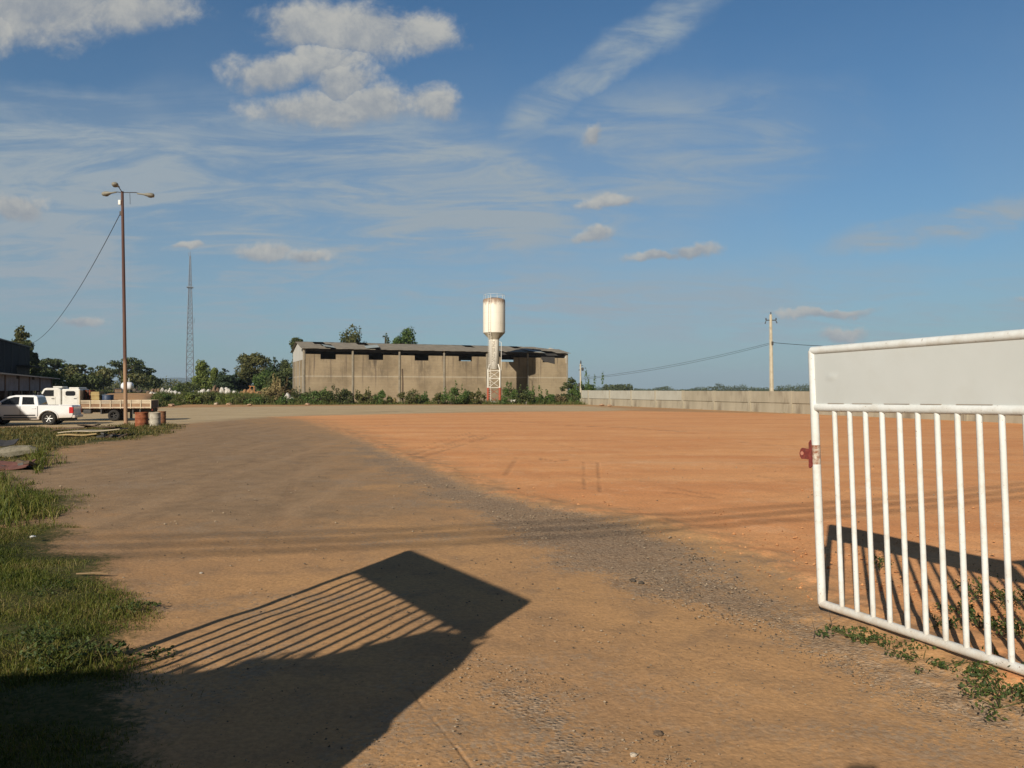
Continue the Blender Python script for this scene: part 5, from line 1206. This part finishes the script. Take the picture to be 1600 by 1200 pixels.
        plant(nm, k, lb, px, 0, Y, H + (609 - yt) / F * Y, w, m, n, lf, group=g3_)
    plant('bush', 'shrub', 'green tree crown showing over the left end of the concrete wall', 926, 0, 122, 4.3, 4.6, leaf_mid, 2200, .16, cat='bush')
    plant('bush', 'shrub', 'dark leafy bush at the right corner of the warehouse', 891, 0, 110, 4.2, 3.6, leaf_dark, 3000, .14, cat='bush')
    plant('bush', 'shrub', 'green bush against the slim pole beside the warehouse', 902, 0, 108.5, 2.7, 2.8, leaf_mid, 2000, .13, cat='bush')
    # straw coloured heap of dry brush
    plant('brush_heap', 'shrub', 'straw-coloured heap of dry brush left of the warehouse', 432, 0, 112, 3.3, 3.6, leaf_straw, 2600, .14, cat='brush')
    plant('brush_heap', 'shrub', 'brownish dead bush right against the warehouse gable', 449, 0, 111, 3.2, 2.8, leaf_brown, 2000, .14, cat='brush')
    # shrubs along the foot of the warehouse
    gs = 'shrubs along the foot of the warehouse'
    spec = [(468, 2.1, 3.6, leaf_dark, 'dark shrub below the warehouse gable corner'), (489, 1.9, 3.2, leaf_mid, 'mid-green shrub in front of the first warehouse column'), (520, 2.5, 4.8, leaf_dark, 'large dense dark shrub in front of the first bay'), (507, 2.0, 3.0, leaf_mid, 'green shrub leaning left of the large dense one'), (537, 2.3, 3.0, leaf_dark, 'dark shrub at the second warehouse column'),
            (560, 1.8, 2.0, leaf_olive, 'thin olive shrub right of the second column'), (578, 2.1, 3.2, leaf_olive, 'olive spiky shrub below the second opening'), (596, 2.0, 2.6, leaf_mid, 'green shrub right of the olive spiky one'), (612, 1.6, 1.6, leaf_straw, 'yellowish dry shrub near the wooden post'), (641, 2.3, 3.4, leaf_olive, 'brownish-green shrub right of the wooden post'), (660, 1.7, 2.2, leaf_mid, 'low green shrub in the middle of the wall'),
            (686, 1.9, 1.8, leaf_olive, 'slender olive shrub left of the dark green one'), (708, 2.6, 4.0, leaf_mid, 'broad leafy green shrub left of the water tower'), (729, 2.0, 2.6, leaf_mid, 'green shrub beside the broad one'), (748, 2.0, 2.2, leaf_olive, 'olive shrub touching the left legs of the water tower'),
            (796, 2.7, 3.6, leaf_mid, 'tall leafy shrub right of the water tower legs'), (816, 2.3, 3.0, leaf_dark, 'dark green shrub in the tower shadow'), (835, 2.2, 3.0, leaf_mid, 'green shrub below the last column'), (853, 1.8, 2.2, leaf_mid, 'low green shrub in the last bay'), (872, 1.6, 2.0, leaf_brown, 'brownish dry shrub near the warehouse right corner')]
    for px, h, w, m, lb in spec: plant('shrub', 'shrub', lb, px, 0, 107.5 + random.uniform(-.8, 1.2), h, w, m, int(500 * w), .125, cat='shrub', group=gs)
    gs2 = 'weedy shrubs left of the warehouse'
    for px, h, w, m, lb in [(256, 1.0, 2.4, leaf_mid, 'low green shrub right behind the truck tail'), (278, .9, 3.0, leaf_olive, 'olive shrub below the white sacks'), (300, 1.9, 2.4, leaf_light, 'yellow-green shrub at the right end of the sack pile'), (316, 1.6, 3.4, leaf_olive, 'olive shrub under the yellow-green tree'), (334, 1.5, 2.2, leaf_dark, 'dark green shrub in the weed strip'), (356, 1.1, 3.4, leaf_light, 'pale grassy tuft below the humped tarpaulin'), (378, 1.0, 3.0, leaf_olive, 'olive tuft below the small white bundle'), (402, 1.0, 3.2, leaf_mid, 'green tuft below the orange frame'), (420, 1.8, 2.6, leaf_olive, 'olive tuft below the straw heap'), (446, 1.3, 2.8, leaf_mid, 'green tuft below the white sack near the gable')]:
        plant('shrub', 'shrub', lb, px, 0, 106.5 + random.uniform(-1, .8), h, w, m, int(480 * w), .13, cat='shrub', group=gs2)
veg()
strip = [G(*p) for p in [(240, 631.5), (300, 632.5), (460, 632.8), (700, 632), (915, 632.6), (912, 630), (700, 630.5), (470, 630.8)]] + [((250 - 800) / F * 125, 125)]
blades('weeds', [(strip, 30000, .25, 1.15, .06, 1.2)], 'rough weeds and tall grass along the foot of the warehouse and mound', G_far)
mound = [((px - 800) / F * Y, Y) for px, Y in ((130, 134), (130, 122), (235, 123), (250, 110), (455, 112), (455, 140), (290, 160), (130, 160))]
hump = [((px - 800) / F * Y, Y) for px, Y in ((232, 86), (262, 96), (292, 106), (290, 112), (262, 113), (240, 108))]
blades('rough_grass', [(mound, 22000, .2, .75, .09, 1.0), (hump, 15000, .3, 1.0, .06, 1.0)], 'rough green and yellow growth on the mound behind the scrap', G_far)
wf = [(9.5, 106.6), (13.5, 95), (23.8, 65.5), (24.1, 65.9), (14, 96), (9.9, 107)]
blades('wall_weeds', [(wf, 1200, .08, .4, .04, 1.4)], 'sparse weeds at the foot of the concrete wall', G_far)
# weeds by the gate at lower right
leaf_weed = mat('leaf weed', (.028, .05, .012), (.085, .115, .028), .6, 9, island=True, trans=.2)
def leafy_weed(px, py, h, w, n, lb, m=leaf_weed, leaf=.022):
    x, y = G(px, py); t = thing('weed', lb, 'weed', (x, y, .02)); V, Fq = leafcloud(crown_blobs('shrub', h * 1.1, w * 1.3, int(px)), n, leaf * .72, int(px), fill=.8, flat=.5); V[:, 2] = np.maximum(V[:, 2], .008)
    npmesh('leaves', V, Fq, m, t); mb = MB(); R = random.Random(px)
    for i in range(5): a = R.random() * 6.28; mb.tube([(0, 0, 0), (cos(a) * w * .2, sin(a) * w * .2, h * .5), (cos(a) * w * .35, sin(a) * w * .35, h * .8)], [.004, .003, .002], 4)
    mb.build('stem', leaf_olive, t)
for px, py, h, w, n, lb in ((1372, 890, .12, .22, 130, 'upright little weed behind the third gate bar'), (1330, 1000, .07, .42, 260, 'low green weed under the free end of the gate'), (1352, 1008, .05, .25, 110, 'small creeping weed right of the one under the gate end'), (1440, 1040, .06, .5, 260, 'creeping weed in front of the gate bottom rail'), (1495, 1052, .06, .3, 130, 'thin creeping weed further right below the rail'),
        (1468, 985, .08, .30, 120, 'weed behind the bottom rail among the bar shadows'), (1495, 960, .10, .3, 150, 'weed standing in the bar shadows behind the gate'), (1530, 985, .12, .4, 260, 'weed behind the second last visible bars'), (1570, 950, .16, .5, 420, 'bushy weed behind the rightmost bar'), (1596, 1000, .14, .5, 380, 'leafy weed at the right edge behind the gate'), (1590, 1085, .14, .6, 700, 'broad-leaved bright weed at the right edge in front of the gate'), (1560, 1110, .10, .5, 350, 'lower weed left of the broad-leaved one at the right edge'), (1510, 925, .12, .3, 120, 'small weed far behind the gate bars')):
    leafy_weed(px, py, h, w, n, lb)
for px, py, h, w, n, lb in ((30, 1030, .2, .6, 420, 'broad-leaved weed in the grass at the left edge above the shade'), (95, 1042, .16, .5, 320, 'low broad-leaved weed just above the shade line in the grass'), (160, 1030, .12, .4, 220, 'small leafy weed in the grass left of the barred shadow'), (215, 955, .07, .3, 130, 'tiny leafy weed at the ragged edge of the grass'), (70, 935, .16, .35, 160, 'yellowish leafy weed in the middle of the near grass'), (238, 1030, .06, .3, 120, 'creeping weed where the barred shadow meets the grass')):
    leafy_weed(px, py, h, w, n, lb)
for px, py, lb in ((1296, 985, 'dry upright twig by the gate end'), (1270, 1000, 'short dry twig left of the gate end')):
    x, y = G(px, py); R = random.Random(px); mb = MB(); mb.tube([(0, 0, 0), (.01, 0, .07), (-.01, .01, .16)], [.004, .003, .001], 4); mb.tube([(.005, 0, .06), (.04, 0, .10)], .002, 4); tag(mb.build('twig', bark, loc=(x, y, .01)), lb, 'twig')
# leafy cover of the raised soil near the gate
cov = [G(*p) for p in [(1480, 905), (1620, 880), (1700, 1000), (1700, 1130), (1590, 1110), (1520, 1080), (1440, 1010), (1500, 980)]]
blades('ground_cover', [(cov, 1600, .02, .12, .014, 1.8)], 'thin green ground cover on the soil around the gate foot at right', G_near)

# far treeline and hills -----------------------------------------------
def treeline():
    t = thing('tree_clump', 'flat-topped dark clump of distant trees just left over the concrete wall', 'trees', (0, 0, 0))
    R = np.random.RandomState(4); Y = 520; bl = []
    for px in np.arange(948, 985, 2.0): bl.append(((px - 800) / F * Y, Y + R.uniform(-8, 8), 2.4 + R.uniform(0, .6), 2.2, 3, 2.6))
    V, Fq = leafcloud(bl, 2600, .6, 4); npmesh('crown', V, Fq, leaf_dark, t)
    bl = []; Y0 = 950
    for px in np.arange(880, 1800, 1.6):
        Y = Y0 + R.uniform(-30, 30); q = vnoise(np.array([px / 26.]), np.array([0.]), 5)[0]; e = 1.2 + 5.5 * max(0, q - .35) + (3.2 if 1120 < px < 1165 else 0) + (3.8 if 1215 < px < 1268 else 0) + R.uniform(-.4, .4)
        bl.append(((px - 800) / F * Y, Y, e * .5, 3, 4, e * .75 + 1.0))
    V, Fq = leafcloud(bl, 26000, .8, 6); o = npmesh('distant_woods', V, Fq, leaf_dark); tag(o, 'thin dark line of distant woods on the horizon above the concrete wall', 'woods', kind='stuff')
    bl = []
    for px in np.arange(-200, 470, 2.2):
        Y = 320 + R.uniform(-30, 30); q = vnoise(np.array([px / 30.]), np.array([0.]), 9)[0]; e = 1.6 + 3.2 * q
        bl.append(((px - 800) / F * Y, Y, e * .5, 2, 4, e * .7 + .8))
    V, Fq = leafcloud(bl, 26000, .5, 8); o = npmesh('distant_scrub', V, Fq, leaf_olive); tag(o, 'distant olive scrub behind the mound on the left', 'woods', kind='stuff')
treeline()
def hills():
    xs = np.linspace(-1, 1, 160); V = []; Fq = []; Y = 5200
    px = -500 + 1100 * (xs + 1) / 2
    top = 58 * np.exp(-((px - 250) / 120) ** 2) * .9 + 30 * np.exp(-((px - 60) / 200) ** 2) + 28 * np.exp(-((px - 330) / 60) ** 2) + 8 * fbm(px / 40, px * 0, 4, 3) + 8
    rows = [(-600, 0), (-250, .55), (0, 1.0), (300, .6), (900, 0)]
    for dy, k in rows:
        for p, h in zip(px, top): V.append(((p - 800) / F * (Y + dy), Y + dy, max(h, 2) * k - 1 + 3 * (random.random() - .5) * k))
    n = len(px)
    for r in range(len(rows) - 1):
        for i in range(n - 1): Fq.append((r * n + i, r * n + i + 1, (r + 1) * n + i + 1, (r + 1) * n + i))
    m = mat('hill forest', (.04, .07, .03), (.06, .09, .035), .9, .004)
    o = npmesh('hills', V, Fq, m, smooth=True); o['kind'] = 'structure'
hills()

# ------------------------------------------------------------------ air
def haze():
    m = bpy.data.materials.new('haze'); m.use_nodes = True; T = NT(m.node_tree); T.n.clear(); out = T.node('ShaderNodeOutputMaterial'); v = T.node('ShaderNodeVolumePrincipled')
    v.inputs['Color'].default_value = (.62, .78, 1.0, 1); v.inputs['Density'].default_value = HAZE; v.inputs['Anisotropy'].default_value = .0
    T.l.new(v.outputs[0], out.inputs['Volume'])
    o = MB().box(-4500, 2500, -60, 6400, -1.5, 140).build('haze', m); o['kind'] = 'stuff'
HAZE = .00013
if HAZE: haze()

# ------------------------------------------------------------------ the photographer (only the raised phone's shadow shows at the lower edge)
def photographer():
    t = thing('person', 'photographer standing behind the lens holding a phone up with both hands', 'person', (0, -.42, 0))
    V = []; E = []; Rr = []
    def J(p, r, par=None):
        V.append(p); Rr.append(r); k = len(V) - 1
        if par is not None: E.append((par, k))
        return k
    pel = J((0, 0, .96), .15); ab = J((0, 0, 1.10), .135, pel); ch = J((0, -.01, 1.32), .15, ab); nk0 = J((0, 0, 1.47), .075, ch); nk = J((0, .01, 1.53), .055, nk0)
    hd1 = J((0, .02, 1.60), .085, nk); hd2 = J((0, .02, 1.69), .10, hd1); J((0, .01, 1.755), .075, hd2); J((0, .115, 1.655), .016, hd2)
    for s in (-1, 1):
        hp = J((s * .10, 0, .90), .10, pel); kn = J((s * .115, .02, .50), .06, hp); an = J((s * .12, -.01, .09), .042, kn); J((s * .13, .15, .035), .035, an)
        sh = J((s * .18, 0, 1.42), .065, ch); el = J((s * .25, .16, 1.62), .045, sh); wr = J((s * .14, .31, 1.92), .028, el); pm = J((s * .105, .335, 1.99), .032, wr)
        for i, (dx, dz, ln) in enumerate(((.005, .035, .07), (.006, .02, .08), (.006, .003, .075), (.004, -.014, .06))):
            f = J((s * (.108 - .004 * i), .345, 2.01 + dz), .010, pm); g = J((s * .085, .352, 2.02 + dz), .009, f); J((s * .062, .350, 2.018 + dz), .007, g)
        th = J((s * .085, .318, 1.985), .012, pm); J((s * .06, .322, 2.01), .009, th)
    me = bpy.data.meshes.new('body'); me.from_pydata(V, E, []); me.update(); o = bpy.data.objects.new('body', me); C.objects.link(o); o.parent = t
    sk = o.modifiers.new('skin', 'SKIN'); 
    for i, r in enumerate(Rr): me.skin_vertices[0].data[i].radius = (r, r)
    me.skin_vertices[0].data[0].use_root = True
    ss_ = o.modifiers.new('sub', 'SUBSURF'); ss_.levels = 2; ss_.render_levels = 2
    m = bpy.data.materials.new('clothes and skin'); m.use_nodes = True; T = NT(m.node_tree); tc = T.node('ShaderNodeTexCoord'); sp = T.node('ShaderNodeSeparateXYZ'); T.l.new(tc.outputs['Object'], sp.inputs[0])
    col = T.mix(T.ss(sp.outputs[2], .96, .97), (.04, .05, .08), (.30, .30, .31)); col = T.mix(T.ss(sp.outputs[2], 1.50, 1.51), col, (.45, .27, .18)); T.put(T.n['Principled BSDF'].inputs['Base Color'], col); me.materials.append(m)
    MB().lathe([(.0, 1.80), (.07, 1.79), (.105, 1.73), (.112, 1.68)], 18, c=(0, .0, 0)).build('hair', mat('dark hair', (.02, .015, .01), None, .7), t)
    p = tag(MB().rbox(-.082, .082, -.006, .004, 1.99, 2.125, .003).build('phone', plastic_black, loc=(0, -.058, 0)), 'black phone held up in front of the photographer', 'phone')
photographer()
